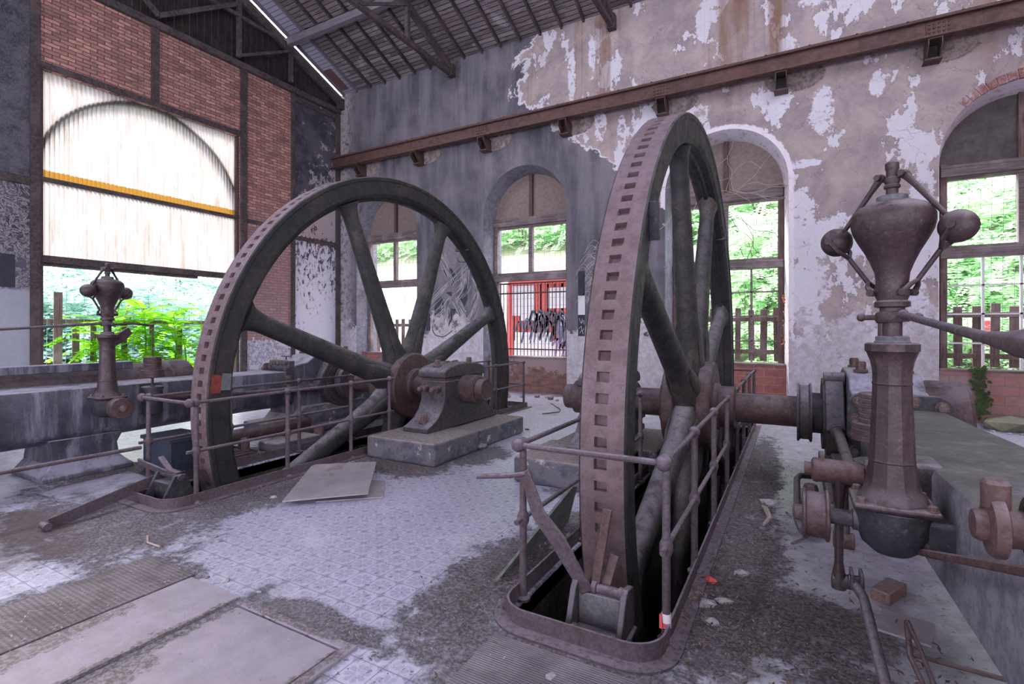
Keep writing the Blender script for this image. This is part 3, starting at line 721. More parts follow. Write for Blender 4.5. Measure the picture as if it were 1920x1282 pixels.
for i, X in enumerate((-11.3, -9.12, -6.93, -4.70, -2.46, -.225, 2.05)):
    lab = ['wall bracket under the crane beam, nearest the corner', 'wall bracket under the crane beam, second from the corner', 'wall bracket below the riveted splice above the second arched window',
           'wall bracket at the lower edge of the dark paint under the crane beam', 'wall bracket right above the tall front flywheel rim', 'wall bracket in broken plaster right of the arched window with white surround',
           'wall bracket in a large plaster hole above the right governor'][i]
    b = empty('beam_bracket', (X, YB, 6.35), lab, 'bracket', 'brackets carrying the crane beam')
    MB().box(X-.10, 10.80, 6.435, X+.10, 11.22, 6.455).build('top_flange', 'redrust', b, bevel=.002)
    for q in (-1, 1):
        MB().prism([(10.80, 6.435), (11.22, 6.435), (11.22, 6.16), (10.95, 6.20), (10.80, 6.34)], lambda u, v_, d: (X+q*.09+d, u, v_), -.009, .009).build('side_web', 'redrust', b, bevel=.002)
    MB().box(X-.12, 10.93, 6.145, X+.12, 11.22, 6.175).build('base_plate', 'redrust', b, bevel=.002)
    MB().box(X-.08, 11.10, 6.175, X+.08, 11.165, 6.435).build('end_block', 'black', b)

# ================================================================== FLYWHEELS
AY, AZ, RW = 5.93, .76, 3.03
def flywheel(mir, angs, label):
    root = empty('flywheel', (mx(-1.0, mir), AY, 0), label, 'flywheel', 'cast iron flywheels')
    XA, XB = -1.14, -.87; N = 146
    t = MB(mir); xa, xb = -1.053, -.973; dep = .05
    da = 2*math.pi/N
    def P(x, a, r): return (x, AY + r*math.cos(a), AZ + r*math.sin(a))
    for k in range(N):
        a0 = k*da; a1 = a0 + da*.52; a2 = a0 + da
        for xs0, xs1 in ((XA, xa), (xb, XB)):
            t.quad(P(xs0, a0, RW), P(xs1, a0, RW), P(xs1, a1, RW), P(xs0, a1, RW)); t.quad(P(xs0, a1, RW), P(xs1, a1, RW), P(xs1, a2, RW), P(xs0, a2, RW))
        t.quad(P(xa, a0, RW), P(xb, a0, RW), P(xb, a1, RW), P(xa, a1, RW))
        rr = RW-dep
        t.quad(P(xa, a1, rr), P(xb, a1, rr), P(xb, a2, rr), P(xa, a2, rr))
        t.quad(P(xa, a1, RW), P(xb, a1, RW), P(xb, a1, rr), P(xa, a1, rr)); t.quad(P(xa, a2, RW), P(xb, a2, RW), P(xb, a2, rr), P(xa, a2, rr))
        t.quad(P(xa, a1, RW), P(xa, a2, RW), P(xa, a2, rr), P(xa, a1, rr)); t.quad(P(xb, a1, RW), P(xb, a2, RW), P(xb, a2, rr), P(xb, a1, rr))
    t.build('rim_tread', 'tread', root)
    prof = [(XB, RW), (XB+.012, RW-.012), (XB+.012, RW-.05), (XB, RW-.065), (XB, 2.80), (XB-.03, 2.765), (-.97, 2.745), (-.985, 2.71), (-1.025, 2.71), (-1.04, 2.745), (XA+.03, 2.765), (XA, 2.80), (XA, RW-.065), (XA-.012, RW-.05), (XA-.012, RW-.012), (XA, RW)]
    f = MB(mir); S = 160; rings = []
    for k in range(S):
        a = 2*math.pi*k/S; rings.append([f.v(P(x, a, r)) for x, r in prof])
    for k in range(S):
        A, B = rings[k], rings[(k+1) % S]
        for j in range(len(prof)-1): f.f([A[j], A[j+1], B[j+1], B[j]])
    rim = f.build('rim', 'wheelface', root)
    if mir:   # old paint splash on the side of the rim
        for r0_, r1_, a0_, a1_, mt, nm in ((2.90, 3.005, 172.6, 176.2, 'redpaintold', 'red_paint_splash'), (2.80, 2.90, 172.2, 175.6, 'greypaint', 'grey_paint_splash')):
            q = MB(mir)
            for k in range(6):
                b0, b1 = R(a0_+(a1_-a0_)*k/6), R(a0_+(a1_-a0_)*(k+1)/6); xx = XA-.0155
                q.box(0, 0, 0, 0, 0, 0) if False else q.quad(P(xx, b0, r0_), P(xx, b0, r1_), P(xx, b1, r1_), P(xx, b1, r0_))
            q.build(nm, mt, rim, smooth=False)
    # rim joints
    for a in (R(angs[1]-14), R(angs[1]-14+180)):
        j = MB(mir); u = Vector((0, math.cos(a), math.sin(a))); tv = Vector((0, -math.sin(a), math.cos(a))); c0 = Vector((-.985, AY, AZ))
        j.bar(c0 + u*2.74 - tv*.012, c0 + u*3.0 - tv*.012, .285, .02, tuple(tv)); j.build('rim_joint', 'black', root)
    a = R(147); u = Vector((0, math.cos(a), math.sin(a))); tv = Vector((0, -math.sin(a), math.cos(a)))
    if not mir:
        b = MB(mir); c0 = Vector((-.84, AY, AZ)); b.bar(c0 + u*2.98 - tv*.10, c0 + u*2.80 + tv*.09, .06, .07); b.build('balance_lug', 'black', root, bevel=.005)
    for ang in angs:
        a = R(ang); u = Vector((0, math.cos(a), math.sin(a))); c0 = Vector((-1.005, AY, AZ))
        pts = []; rr = []
        for r_, w_, th in ((.30, .27, .15), (.50, .20, .145), (.62, .165, .13), (.85, .15, .115), (1.6, .128, .10), (2.3, .112, .09), (2.55, .112, .09), (2.66, .14, .10), (2.735, .21, .12)):
            pts.append(c0 + u*r_); rr.append((th, w_))
        s_ = MB(mir); tv = Vector((0, -math.sin(a), math.cos(a))); s_.tube(pts, rr, 20, flat=tv)
        # strengthening rib near the boss
        sp = s_.build('spoke', 'spoke', root)
        rb = MB(mir)
        for sx in (-.15, .15):
            q0 = c0 + Vector((sx*.9, 0, 0)) + u*.42; q1 = c0 + Vector((sx*.62, 0, 0)) + u*1.02
            rb.tube([q0, (q0+q1)/2 + Vector((sx*.02, 0, 0)), q1], [(.03, .10), (.03, .08), (.012, .02)], 8, flat=tv)
        rb.build('spoke_rib', 'spoke', sp)
    MB(mir).lathe([(.17, -1.32), (.23, -1.32), (.25, -1.30), (.25, -1.25), (.46, -1.25), (.48, -1.23), (.48, -1.13), (.46, -1.11), (.40, -1.11), (.36, -1.04), (.36, -.97), (.40, -.90), (.46, -.90), (.48, -.88), (.48, -.78), (.46, -.76), (.25, -.76), (.25, -.72), (.22, -.70), (.22, -.56), (.17, -.54)], (0, AY, AZ), 'x', 48).build('hub', 'hub', root)
    sh = MB(mir).lathe([(.12, -2.49), (.145, -2.50), (.15, -2.48), (.15, -2.30), (.155, -2.30), (.155, .06)], (0, AY, AZ), 'x', 40).build('shaft', 'hub', root)
    MB(mir).lathe([(.15, .02), (.29, .02), (.295, .035), (.27, .05), (.27, .12), (.295, .135), (.29, .15), (.2, .15), (.2, .29)], (0, AY, AZ), 'x', 44).build('shaft_coupling', 'iron', root)
    return root
flywheel(False, [22, 64, 106, 151, 199, 244, 288, 333], 'nearer flywheel seen nearly edge-on with square notches in its mauve rim, front centre')
flywheel(True, [24, 69, 114, 159, 204, 249, 294, 339], 'farther flywheel seen open with all its spokes, left of centre')

# ================================================================== BEARINGS AND PLINTHS
def bearing(mir, where):
    pl = empty('bearing_plinth', (mx(-2.05, mir), 5.9, 0), 'black painted stone plinth under the shaft bearing %s' % where, 'plinth', 'bearing plinths')
    b = MB(mir); x0, x1 = -2.58, -1.52
    b.box(x0, 4.66, 0, x1, 5.62, .27); b.build('front_block', 'plinth', pl, bevel=.035, seg=3)
    b = MB(mir); b.box(x0+.04, 5.66, 0, x1+.2, 6.95, .25); b.build('rear_block', 'plinth', pl, bevel=.03, seg=3)
    b = MB(mir); b.box(x0+.25, 5.3, .01, x1, 5.9, .24); b.build('core', 'plinth', pl)
    r = empty('shaft_bearing', (mx(-1.95, mir), AY, .28), 'dusty cast iron pillow block %s' % where, 'bearing', 'shaft bearings')
    X0, X1 = -2.15, -1.75
    # pedestal with concave flanks
    prof = [(5.08, .27), (5.08, .33), (5.16, .36), (5.28, .42), (5.38, .52), (5.44, .64), (5.46, .90), (6.40, .90), (6.42, .64), (6.48, .52), (6.58, .42), (6.70, .36), (6.80, .33), (6.80, .27)]
    b = MB(mir)
    PF = []
    for x_, in ((X0-.02,), (X0,), (X1,), (X1+.02,)): PF.append(x_)
    n = len(prof)
    half = n//2
    A = [b.v((X0, u, v_)) for u, v_ in prof]; B = [b.v((X1, u, v_)) for u, v_ in prof]
    for k in range(n): b.f([A[k], A[(k+1) % n], B[(k+1) % n], B[k]])
    for V in (A, B):
        for k in range(half-1): b.f([V[k], V[k+1], V[n-2-k], V[n-1-k]])
    b.build('pedestal', 'iron', r, bevel=.012)
    c = MB(mir)
    prof = [(5.42, .94), (5.42, 1.02), (5.46, 1.06), (5.55, 1.09), (5.75, 1.125), (5.93, 1.135), (6.11, 1.125), (6.31, 1.09), (6.40, 1.06), (6.44, 1.02), (6.44, .94)]
    c.prism(prof, lambda u, v_, d: (d, u, v_), X0-.02, X1+.04); c.build('cap', 'iron', r, bevel=.025, seg=3)
    MB(mir).box(X0+.01, 5.47, .90, X1+.01, 6.39, .94).build('shim', 'redrust', r)
    MB(mir).box(X1, 5.70, .56, X1+.07, 6.16, .97).build('bearing_shell', 'hub', r, bevel=.02)
    MB(mir).lathe([(.155, 0), (.215, 0), (.225, .02), (.225, .05), (.2, .07), (.155, .07)], (X1+.07, AY, AZ), 'x', 32).build('oil_ring', 'iron', r)
    MB(mir).lathe([(.17, -.24), (.2, -.22), (.2, 0), (.17, 0)], (X0, AY, AZ), 'x', 32).build('collar', 'hub', r)
    MB(mir).box(X1+.01, 5.62, .52, X1+.14, 6.28, .535).box(X1+.125, 5.62, .52, X1+.14, 6.28, .565).build('drip_tray', 'iron', r, bevel=.003)
    for y_ in (5.55, 6.31):
        for x_ in ((X0+X1)/2,):
            MB(mir).hexbolt((x_, y_, 1.08 if y_ else 0), .045, .10, 'z').build('cap_bolt', 'bolt', r, bevel=.003)
    for x_, y_ in (((X0+X1)/2+.05, 5.83), ((X0+X1)/2, 5.93), ((X0+X1)/2+.05, 6.05)): MB(mir).cyl((x_, y_, 1.12), .03, 0, .03, 'z', 14).build('oil_cap', 'bolt', r)
    for x_ in (X0+.10, X1-.10):
        MB(mir).tube([(x_, 5.45, .80), (x_, 5.36, .80)], .045, 12).build('boss', 'iron', r)
        MB(mir).hexbolt((x_, 5.37, .80), .035, -.10, 'y').build('wedge_bolt', 'bolt', r, bevel=.003)
    for y_, z_ in ((5.22, .375), (6.66, .365)):
        MB(mir).hexbolt(((X0+X1)/2-.03, y_, z_), .05, .12, 'z').build('foot_bolt', 'bolt', r, bevel=.003)
bearing(True, 'beside the farther flywheel, in open view')
bearing(False, 'hidden half behind the nearer flywheel')

# ================================================================== PIT CURBS AND RAILINGS
def curb(mir, label):
    x0, x1, y0, y1 = -1.42, -.565, 2.40, 9.2; rc = .16
    def loop(o):
        P = []
        for cx, cy, a0 in ((x0+rc, y1-.05, 90), ):
            pass
        for k in range(9):
            a = R(180 + 90*k/8); P.append((x0+rc+(rc+o)*math.cos(a), y0+rc+(rc+o)*math.sin(a)))
        for k in range(9):
            a = R(270 + 90*k/8); P.append((x1-rc+(rc+o)*math.cos(a), y0+rc+(rc+o)*math.sin(a)))
        P += [(x1+o, y1+o), (x0-o, y1+o)]
        return P
    b = MB(mir)
    O, I, O2 = loop(.012), loop(0), loop(.085)
    n = len(O)
    def ring(L0, z0, L1, z1):
        for k in range(n):
            a, c_ = L0[k], L0[(k+1) % n]; d, e = L1[k], L1[(k+1) % n]
            b.quad((*a, z0), (*c_, z0), (*e, z1), (*d, z1))
    ring(O, .012, O, .10); ring(O, .10, I, .10); ring(I, .10, I, -.14)
    ring(O, .012, O2, .012); ring(O2, .012, O2, 0.0)
    return tag(b.build('pit_curb', 'rail'), label, 'steel curb', 'steel curbs of the wheel pits')
curb(False, 'rusty rounded steel curb round the pit of the nearer flywheel')
curb(True, 'rusty rounded steel curb round the pit of the farther flywheel')

def post(mir, root, x, y, h=.925, tape=False):
    b = MB(mir)
    b.lathe([(.045, 0), (.045, .015), (.028, .03), (.025, .05), (.022, .10), (.022, .43), (.027, .445), (.036, .465), (.036, .495), (.027, .515), (.021, .53), (.021, h-.04), (.026, h-.035)], (x, y, 0), 'z', 14)
    b.sphere((x, y, h), .036, n=14)
    o = b.build('post', 'rail', root)
    return o
def rail_run(mir, root, pts, r=.0155, name='top_rail'):
    MB(mir).tube(pts, r, 10).build(name, 'rail', root)
def railing(mir, side, ys1, ys2, labels):
    x = -.575 if side == 'out' else -1.425
    return
def rail_front(mir, label):
    r = empty('guard_rail', (mx(-1.0, mir), 2.62, 0), label, 'railing', 'guard rails round the wheel pits')
    xo, xi = -.575, -1.405
    # engine side
    for y in (2.66, 3.50, 4.42, 5.33): post(mir, r, xo, y)
    for y in (2.66, 3.62, 4.50, 5.28) if not mir else (2.66, 3.62, 4.52, 5.20): post(mir, r, xi, y)
    h, m_ = .925, .48
    rail_run(mir, r, [(xo, 2.66, h), (xo, 5.50, h)]); rail_run(mir, r, [(xo, 2.58, m_), (xo, 5.33, m_)], name='middle_rail')
    rail_run(mir, r, [(xi, 2.66, h), (xi, 5.30, h)]); rail_run(mir, r, [(xi, 2.58 if not mir else .2, m_), (xi, 5.28, m_)] if False else [(xi, 2.58, m_), (xi, 5.28, m_)], name='middle_rail')
    b = MB(mir); b.tube([(xi, 2.60, h), (xo, 2.60, h)], .0165, 10); b.sphere((xi-.0, 2.60, h), .042, n=14); b.sphere((xo, 2.60, h), .042, n=14); b.build('front_rail', 'rail', r)
    for x_ in (xi, xo):
        b = MB(mir); b.tube([(x_, 2.66, m_), (x_, 2.575, m_)], .0165, 10); b.build('rail_stub', 'rail', r)
    if not mir:
        b = MB(); b.lathe([(.0245, .075), (.0245, .145)], (xo, 2.66, 0), 'z', 16); t = b.build('hazard_tape', 'white', r); t['label'] = 'red and white tape wound round the post foot'
        b = MB(); b.prism([(xo-.028, .075), (xo-.012, .075), (xo-.020, .145), (xo-.028, .145)], lambda u, v_, d: (u, d, v_), 2.628, 2.645); b.lathe([(.0249, .078), (.0249, .10)], (xo-.001, 2.66, 0), 'z', 16)
        b.build('tape_stripe', 'red', t)
    else:
        MB(True).lathe([(.0245, .02), (.0245, .08)], (xo - 0, 3.5, 0), 'z', 12).build('tape_scrap', 'white', r)
    return r
def rail_back(mir, label):
    r = empty('guard_rail', (mx(-1.0, mir), 9.1, 0), label, 'railing', 'guard rails round the wheel pits')
    xo, xi, h, m_ = -.575, -1.405, .925, .48
    for y in (6.32, 7.20, 8.12, 9.10): post(mir, r, xo, y)
    for y in (6.9, 8.0, 9.10): post(mir, r, xi, y)
    rail_run(mir, r, [(xo, 6.12, h), (xo, 9.10, h)]); rail_run(mir, r, [(xo, 6.32, m_), (xo, 9.10, m_)], name='middle_rail')
    rail_run(mir, r, [(xi, 6.9, h), (xi, 9.10, h)]); rail_run(mir, r, [(xi, 6.9, m_), (xi, 9.10, m_)], name='middle_rail')
    rail_run(mir, r, [(xi, 9.1, h), (xo, 9.10, h)]); rail_run(mir, r, [(xi, 9.1, m_), (xo, 9.10, m_)], name='middle_rail')
rail_front(False, 'pipe railing round the front of the nearer flywheel, with taped post foot')
rail_front(True, 'pipe railing round the front of the farther flywheel, left')
rail_back(False, 'pipe railing behind the shaft of the nearer flywheel, by the right aisle')
rail_back(True, 'pipe railing behind the bearing of the farther flywheel, far end')
lp = tag(MB().tube([(-5.70, .3, .42), (-5.64, 2.60, .43)], .019, 10).build('guard_pipe', 'rail'), 'long rusty pipe running out of the left picture edge to the railing corner post', 'pipe')

# ================================================================== ENGINES
def engine(mir, label):
    e = empty('steam_engine', (mx(.8, mir), 4.0, 0), label, 'steam engine', 'horizontal engine frames')
    # bed: lofted along Y
    secs = [(5.02, .47, 1.03, .96, .50), (4.4, .49, 1.06, .96, .50), (3.3, .54, 1.15, .96, .47), (2.0, .585, 1.32, .96, .45), (.8, .61, 1.45, .96, .44), (-2.0, .63, 1.5, .96, .44)]
    b = MB(mir); rings = []
    for y, x0, x1, zt, zb in secs:
        pr = [(x0+.035, zt), (x0+.01, zt-.01), (x0, zt-.04), (x0, zb+.04), (x0+.03, zb-.01), (x0+.14, zb-.08), (x0+.30, zb-.09), (x1-.14, zb-.09), (x1, zb), (x1, zt-.04), (x1-.03, zt)]
        rings.append([b.v((px, y, pz)) for px, pz in pr])
    for A, B in zip(rings, rings[1:]):
        n = len(A)
        for k in range(n): b.f([A[k], A[(k+1) % n], B[(k+1) % n], B[k]])
    b.f(rings[0]); b.f(rings[-1][::-1])
    b.build('bed_frame', 'bed' if mir else 'bedolive', e)
    # foot under the bed
    b = MB(mir)
    fy = 0 if mir else -2.6
    prof = [(0, .0, .05), (.05, .0, .04), (.09, .035, .02), (.16, .085, 0), (.30, .10, 0), (.42, .06, 0)]
    rings = []
    for z, ins, ex in prof:
        ex *= .35; x0, x1, y0, y1 = .56+ins-ex, 1.35, fy+2.22+ins-ex, fy+3.02-ins+ex
        rings.append([b.v(q) for q in ((x0, y0, z), (x1, y0, z), (x1, y1, z), (x0, y1, z))])
    for A, B in zip(rings, rings[1:]):
        for k in range(4): b.f([A[k], A[(k+1) % 4], B[(k+1) % 4], B[k]])
    b.f(rings[0][::-1]); b.f(rings[-1]); b.build('foot', 'bed', e, bevel=.012)
    # flange with bolts
    def rrect(x0, x1, z0, z1, r, n=6):
        P = []
        for cx, cz, a0 in ((x1-r, z1-r, 0), (x0+r, z1-r, 90), (x0+r, z0+r, 180), (x1-r, z0+r, 270)):
            for k in range(n+1): a = R(a0+90*k/n); P.append((cx+r*math.cos(a), cz+r*math.sin(a)))
        return P
    MB(mir).prism(rrect(.38, 1.07, .45, 1.075, .12), lambda u, v_, d: (u, d, v_), 5.02, 5.09).build('flange', 'black', e, bevel=.006)
    for x_, z_ in ((.46, 1.0), (.64, 1.025), (.82, 1.025), (.99, .99), (.43, .86), (.43, .73), (.43, .60), (1.03, .84)):
        MB(mir).hexbolt((x_, 5.02, z_), .034, -.045, 'y').build('flange_bolt', 'bolt', e, bevel=.003)
    # main bearing housing
    b = MB(mir); prof = [(5.09, .12), (5.09, 1.0), (5.14, 1.05), (5.35, 1.08), (5.5, 1.18), (5.7, 1.215), (6.15, 1.215), (6.35, 1.16), (6.6, 1.02), (6.75, .6), (6.95, .2), (6.95, .12)]
    b.prism(prof, lambda u, v_, d: (d, u, v_), .42, .96); b.build('main_bearing', 'bed', e, bevel=.02, seg=3)
    for x_, y_ in ((.53, 5.62), (.86, 5.62), (.53, 6.22), (.86, 6.22)):
        MB(mir).hexbolt((x_, y_, 1.205), .042, .10, 'z').build('cap_bolt', 'redrust', e, bevel=.003)
    MB(mir).box(.25, 5.0, 0, 1.5, 7.2, .13).build('base_slab', 'plinth', e, bevel=.02)
    b = MB(mir); b.prism([(4.9, .12), (5.2, .42), (6.4, .42), (6.9, .12)], lambda u, v_, d: (d, u, v_), .30, 1.0); b.build('haunch', 'plinth', e, bevel=.02)
    # crank disc
    MB(mir).lathe([(.02, .97), (.33, .97), (.37, 1.06), (.37, 1.30), (.35, 1.33), (.02, 1.33)], (0, AY, .76), 'x', 48).build('crank_disc', 'hub', e)
    # eccentric and strap
    ec = MB(mir).lathe([(.24, .235), (.35, .235), (.35, .265), (.40, .265), (.41, .28), (.41, .375), (.40, .39), (.35, .39), (.35, .41), (.24, .41)], (0, AY, .76), 'x', 48).build('eccentric', 'iron', e)
    MB(mir).lathe([(.155, .15), (.155, .42)], (0, AY, .76), 'x', 24).build('shaft_neck', 'black', e)
    b = MB(mir)
    b.bar((.325, 5.72, 1.13), (.325, 5.42, .66), .15, .10); b.build('strap_arm', 'iron', e, bevel=.012)
    MB(mir).cyl((0, 5.70, 1.13), .058, .24, .41, 'x', 18).build('strap_pin', 'iron', e, bevel=.004)
    MB(mir).tube([(.345, 5.45, .70), (.335, 5.35, .69), (.31, 4.3, .72), (.27, 3.15, .80)], [.06, .045, .036, .036], 14).build('eccentric_rod', 'hub', e)
    MB(mir).lathe([(.05, 0), (.062, .01), (.062, .05), (.05, .06)], (.335, 5.35, .70), Matrix.Rotation(R(90), 3, 'X'), 16).build('rod_collar', 'iron', e)
    return e
ER = engine(False, 'dusty steam engine frame at the right edge, behind the large governor')
EL = engine(True, 'blue-grey steam engine frame at the left edge, behind the small governor')
# the long casing of the left engine and the plank on it
MB().lathe([(.02, 0), (.30, 0), (.34, .04), (.34, .30), (.32, .32), (.32, 5.5)], (-7.75, 4.15, .82), Matrix.Rotation(R(90), 3, 'X'), 36).build('cylinder_casing', 'hub', EL)
MB().box(-7.55, -2, 1.10, -7.35, 3.3, 1.19).build('top_plate', 'bed', EL, bevel=.008)
rb = MB()
for k in range(5): rb.cyl((-6.68-.12*k, 0, 0), .0, 0, 0) if False else None
for k in range(5): MB().lathe([(.028, 0), (.034, .008), (.034, .09), (.028, .10)], (-6.62-.075*k, 4.93, 1.10), 'y', 12).build('oiler_cap', 'bolt', EL)
MB().box(-6.98, 4.98, 1.0, -6.58, 5.1, 1.13).build('oiler_block', 'bed', EL, bevel=.02)
tag(MB().tube([(-6.3, 3.9, .22), (-6.3, 5.1, .22)], .085, 16).build('drain_pipe', 'hub'), 'fat rusty pipe lying on the floor between the left engine and its railing', 'pipe')
cr = empty('storage_box', (-6.12, 3.05, 0), 'dark blue metal box standing by the left railing post', 'box')
MB().box(-6.36, 2.95, 0, -5.80, 3.35, .38).build('body', 'pot', cr, bevel=.01); MB().box(-6.38, 2.93, .38, -5.78, 3.37, .42).build('lid', 'pot', cr, bevel=.006)

# foundation blocks with bolts beside left pit
tb = MB(); tb.box(-6.15, 4.2, 0, -5.78, 4.9, .13); tag(tb.build('foundation_block', 'plinth', bevel=.02), 'low grey foundation block between the left engine and the pit railing', 'block')
for q, (x_, y_) in enumerate(((-6.22, 4.05), (-6.0, 5.05))):
    tag(MB().hexbolt((x_, y_, 0 if q == 0 else .0), .07, .20, 'z').build('anchor_bolt', 'bolt', bevel=.004), ['big anchor bolt behind the second post of the left railing', 'big anchor bolt behind the third post of the left railing'][q], 'bolt', 'anchor bolts')

# ---- grate on the floor by the left engine
gr = empty('floor_grate', (-6.4, 4.0, .02), 'rusty bar grate on the floor between the left engine and its railing', 'grate')
for k in range(9): MB().bar((-6.75+.09*k, 3.5, .03), (-6.75+.09*k, 4.1, .03), .03, .02).build('bar', 'redrust', gr)
for y in (3.52, 4.08): MB().bar((-6.78, y, .05), (-6.0, y, .05), .03, .015).build('cross_bar', 'redrust', gr)

# ================================================================== GOVERNORS
def governor(mir, ang, label, rb_=.225):
    gx, gy = .366, 2.7
    g = empty('governor', (mx(gx, mir), gy, .84), label, 'governor', 'centrifugal governors')
    def L(prof, name, mat, n=32, **k): return MB(mir).lathe(prof, (gx, gy, 0), 'z', n).build(name, mat, g, **k)
    b = MB(mir); b.box(gx-.15, gy-.13, .835, gx+.15, gy+.13, .868); b.build('base_flange', 'urn', g, bevel=.02, seg=3)
    L([(.13, .868), (.122, .885), (.105, .91), (.094, .95), (.088, 1.0), (.083, 1.03), (.086, 1.035), (.082, 1.045), (.070, 1.36), (.074, 1.365), (.070, 1.375), (.071, 1.42), (.078, 1.46), (.092, 1.50), (.098, 1.505), (.098, 1.535), (.09, 1.54)], 'column', 'urn', 10 if not mir else 24)
    L([(.064, 1.535), (.064, 1.545), (.06, 1.55), (.06, 1.565), (.05, 1.57)], 'collar_ring', 'cloth')
    L([(.036, 1.56), (.036, 1.63), (.058, 1.63), (.062, 1.64), (.062, 1.66), (.058, 1.67), (.045, 1.675), (.045, 1.69), (.064, 1.695), (.064, 1.715), (.050, 1.725)], 'sleeve', 'urn')
    L([(.050, 1.715), (.060, 1.74), (.062, 1.765), (.058, 1.80), (.062, 1.84), (.078, 1.885), (.098, 1.93), (.123, 1.975), (.142, 2.015), (.150, 2.05), (.150, 2.08), (.142, 2.105), (.12, 2.125), (.085, 2.14), (.055, 2.147), (.05, 2.16)], 'urn_weight', 'urn', 40)
    L([(.056, 2.14), (.056, 2.168), (.045, 2.172), (.03, 2.172)], 'urn_collar', 'cloth')
    L([(.022, 2.16), (.022, 2.20), (.03, 2.205), (.03, 2.215), (.024, 2.22), (.03, 2.235), (.03, 2.245), (.022, 2.25), (.022, 2.28), (.025, 2.285), (.025, 2.31), (.015, 2.32)], 'spindle', 'urn', 18)
    ca, sa = math.cos(R(ang)), math.sin(R(ang))
    for s_ in (1, -1):
        d = Vector((ca*s_, sa*s_, 0))
        if mir: d = Vector((-ca*s_, sa*s_, 0))
        O = Vector((gx, gy, 0)); top = O + d*.045 + Vector((0, 0, 2.255)); ball = O + d*rb_ + Vector((0, 0, 2.003)); bot = O + d*.06 + Vector((0, 0, 1.755))
        per = Vector((-d.y, d.x, 0))
        B = MB(mir).sphere(ball, .065 if not mir else .07, n=24).build('ball', 'urn', g)
        b = MB(mir); b.tube([top, top + (ball-top)*.2, ball - (ball-top).normalized()*.06], [.017, .0115, .0095], 10)
        b.sphere(top, .02, n=10); b.tube([top - per*.035, top + per*.035], .013, 10); b.build('upper_arm', 'urn', g)
        b = MB(mir); mid = ball + (bot-ball)*.33; m2 = ball + (bot-ball)*.80
        for q in (-1, 1):
            b.tube([ball + per*q*.066, ball + per*q*.05 + (bot-ball)*.2, mid], [.012, .010, .009], 8)
            b.tube([m2, bot + per*q*.035 + (ball-bot)*.12, bot + per*q*.05], [.009, .010, .012], 8)
            b.tube([ball + per*q*.055, ball + per*q*.076], .016, 10)
            b.tube([bot + per*q*.06, bot + per*q*.03], .015, 10)
        b.tube([mid, m2], .010, 10); b.build('lower_arm', 'urn', g)
    # clutch ring with side pins
    b = MB(mir); b.tube([(gx-.11, gy+.0, 1.65), (gx+.09, gy, 1.65)], .012, 10); b.sphere((gx-.11, gy, 1.65), .018, n=10); b.sphere((gx+.09, gy, 1.65), .018, n=10); b.build('clutch_pin', 'urn', g)
    # rod towards the cylinder
    b = MB(mir); b.tube([(gx+.03, gy-.04, 1.66), (gx+.035, 2.1, 1.615), (gx+.035, 1.62, 1.58), (gx+.035, 1.48, 1.573), (gx+.035, 1.38, 1.57), (gx+.035, 1.30, 1.565), (gx+.035, .9, 1.54)], [.016, .013, .015, .022, .030, .022, .016], 12)
    b.sphere((gx+.03, gy-.05, 1.66), .022, n=12); b.build('regulator_rod', 'rail', g)
    # lever and dashpot
    b = MB(mir); b.tube([(gx+.01, gy+.05, 1.65), (gx+.01, gy+.25, 1.66), (gx+.01, gy+.45, 1.64)], .013, 10); b.tube([(gx+.01, gy+.45, 1.65), (gx+.01, gy+.45, 1.24)], .008, 8)
    b.sphere((gx+.01, gy+.45, 1.645), .02, n=10); b.build('lever', 'urn', g)
    b = MB(mir); b.prism([(gy+.05, 1.40), (gy+.06, 1.52), (gy+.20, 1.62), (gy+.24, 1.55), (gy+.16, 1.46)], lambda u, v_, d: (gx+.01+d, u, v_), -.015, .015); b.build('lever_bracket', 'urn', g, bevel=.005)
    wx, wy = gx+.01, gy+.45
    b = MB(mir); pr = [(.01, 1.02), (.018, 1.02), (.02, 1.035), (.115, 1.035)]
    z = 1.035
    for k in range(3): pr += [(.118, z+.002), (.118, z+.026), (.112, z+.029)]; z += .03
    pr += [(.088, z)]
    for k in range(6): pr += [(.090, z+.002), (.090, z+.020), (.085, z+.023)]; z += .025
    pr += [(.02, z), (.012, z+.01)]
    b.lathe(pr, (wx, wy, 0), 'z', 28).build('weight_stack', 'hub', g)
    MB(mir).tube([(wx, wy, .92), (wx, wy, 1.04)], .014, 10).build('plunger', 'urn', g)
    MB(mir).lathe([(.10, .62), (.10, .90), (.112, .90), (.112, .925), (.10, .93), (.03, .93), (.02, .95)], (wx, wy, 0), 'z', 26).build('dashpot', 'black', g)
    # gear housing, drive shaft and pulley
    L([(.02, .635), (.07, .645), (.11, .68), (.13, .74), (.135, .80), (.14, .835)], 'gear_housing', 'black')
    b = MB(mir); b.lathe([(.035, .10), (.035, .22), (.045, .225), (.05, .26), (.07, .36)], (0, gy, .76), 'x', 20); b.build('drive_shaft', 'iron', g)
    MB(mir).lathe([(.02, .03), (.105, .03), (.112, .035), (.112, .042), (.10, .048), (.10, .118), (.112, .124), (.112, .132), (.105, .137), (.04, .137)], (0, gy, .755), 'x', 36).build('pulley', 'hub', g)
    MB(mir).lathe([(.0, -.01), (.02, -.008), (.035, .0), (.035, .035)], (0, gy, .755), 'x', 14).build('pulley_nut', 'bolt', g)
    MB(mir).box(gx+.10, gy-.07, .66, .60, gy+.14, .81).build('mounting_bracket', 'black', g, bevel=.02)
    for s_, z in ((-.07, .70), (-.07, .78), (.16, .70), (.16, .78)):
        pass
    for sx, sy in ((-1, -1), (1, -1), (-1, 1), (1, 1)):
        MB(mir).hexbolt((gx+sx*.118, gy+sy*.10, .865), .017, .024, 'z').build('flange_bolt', 'bolt', g)
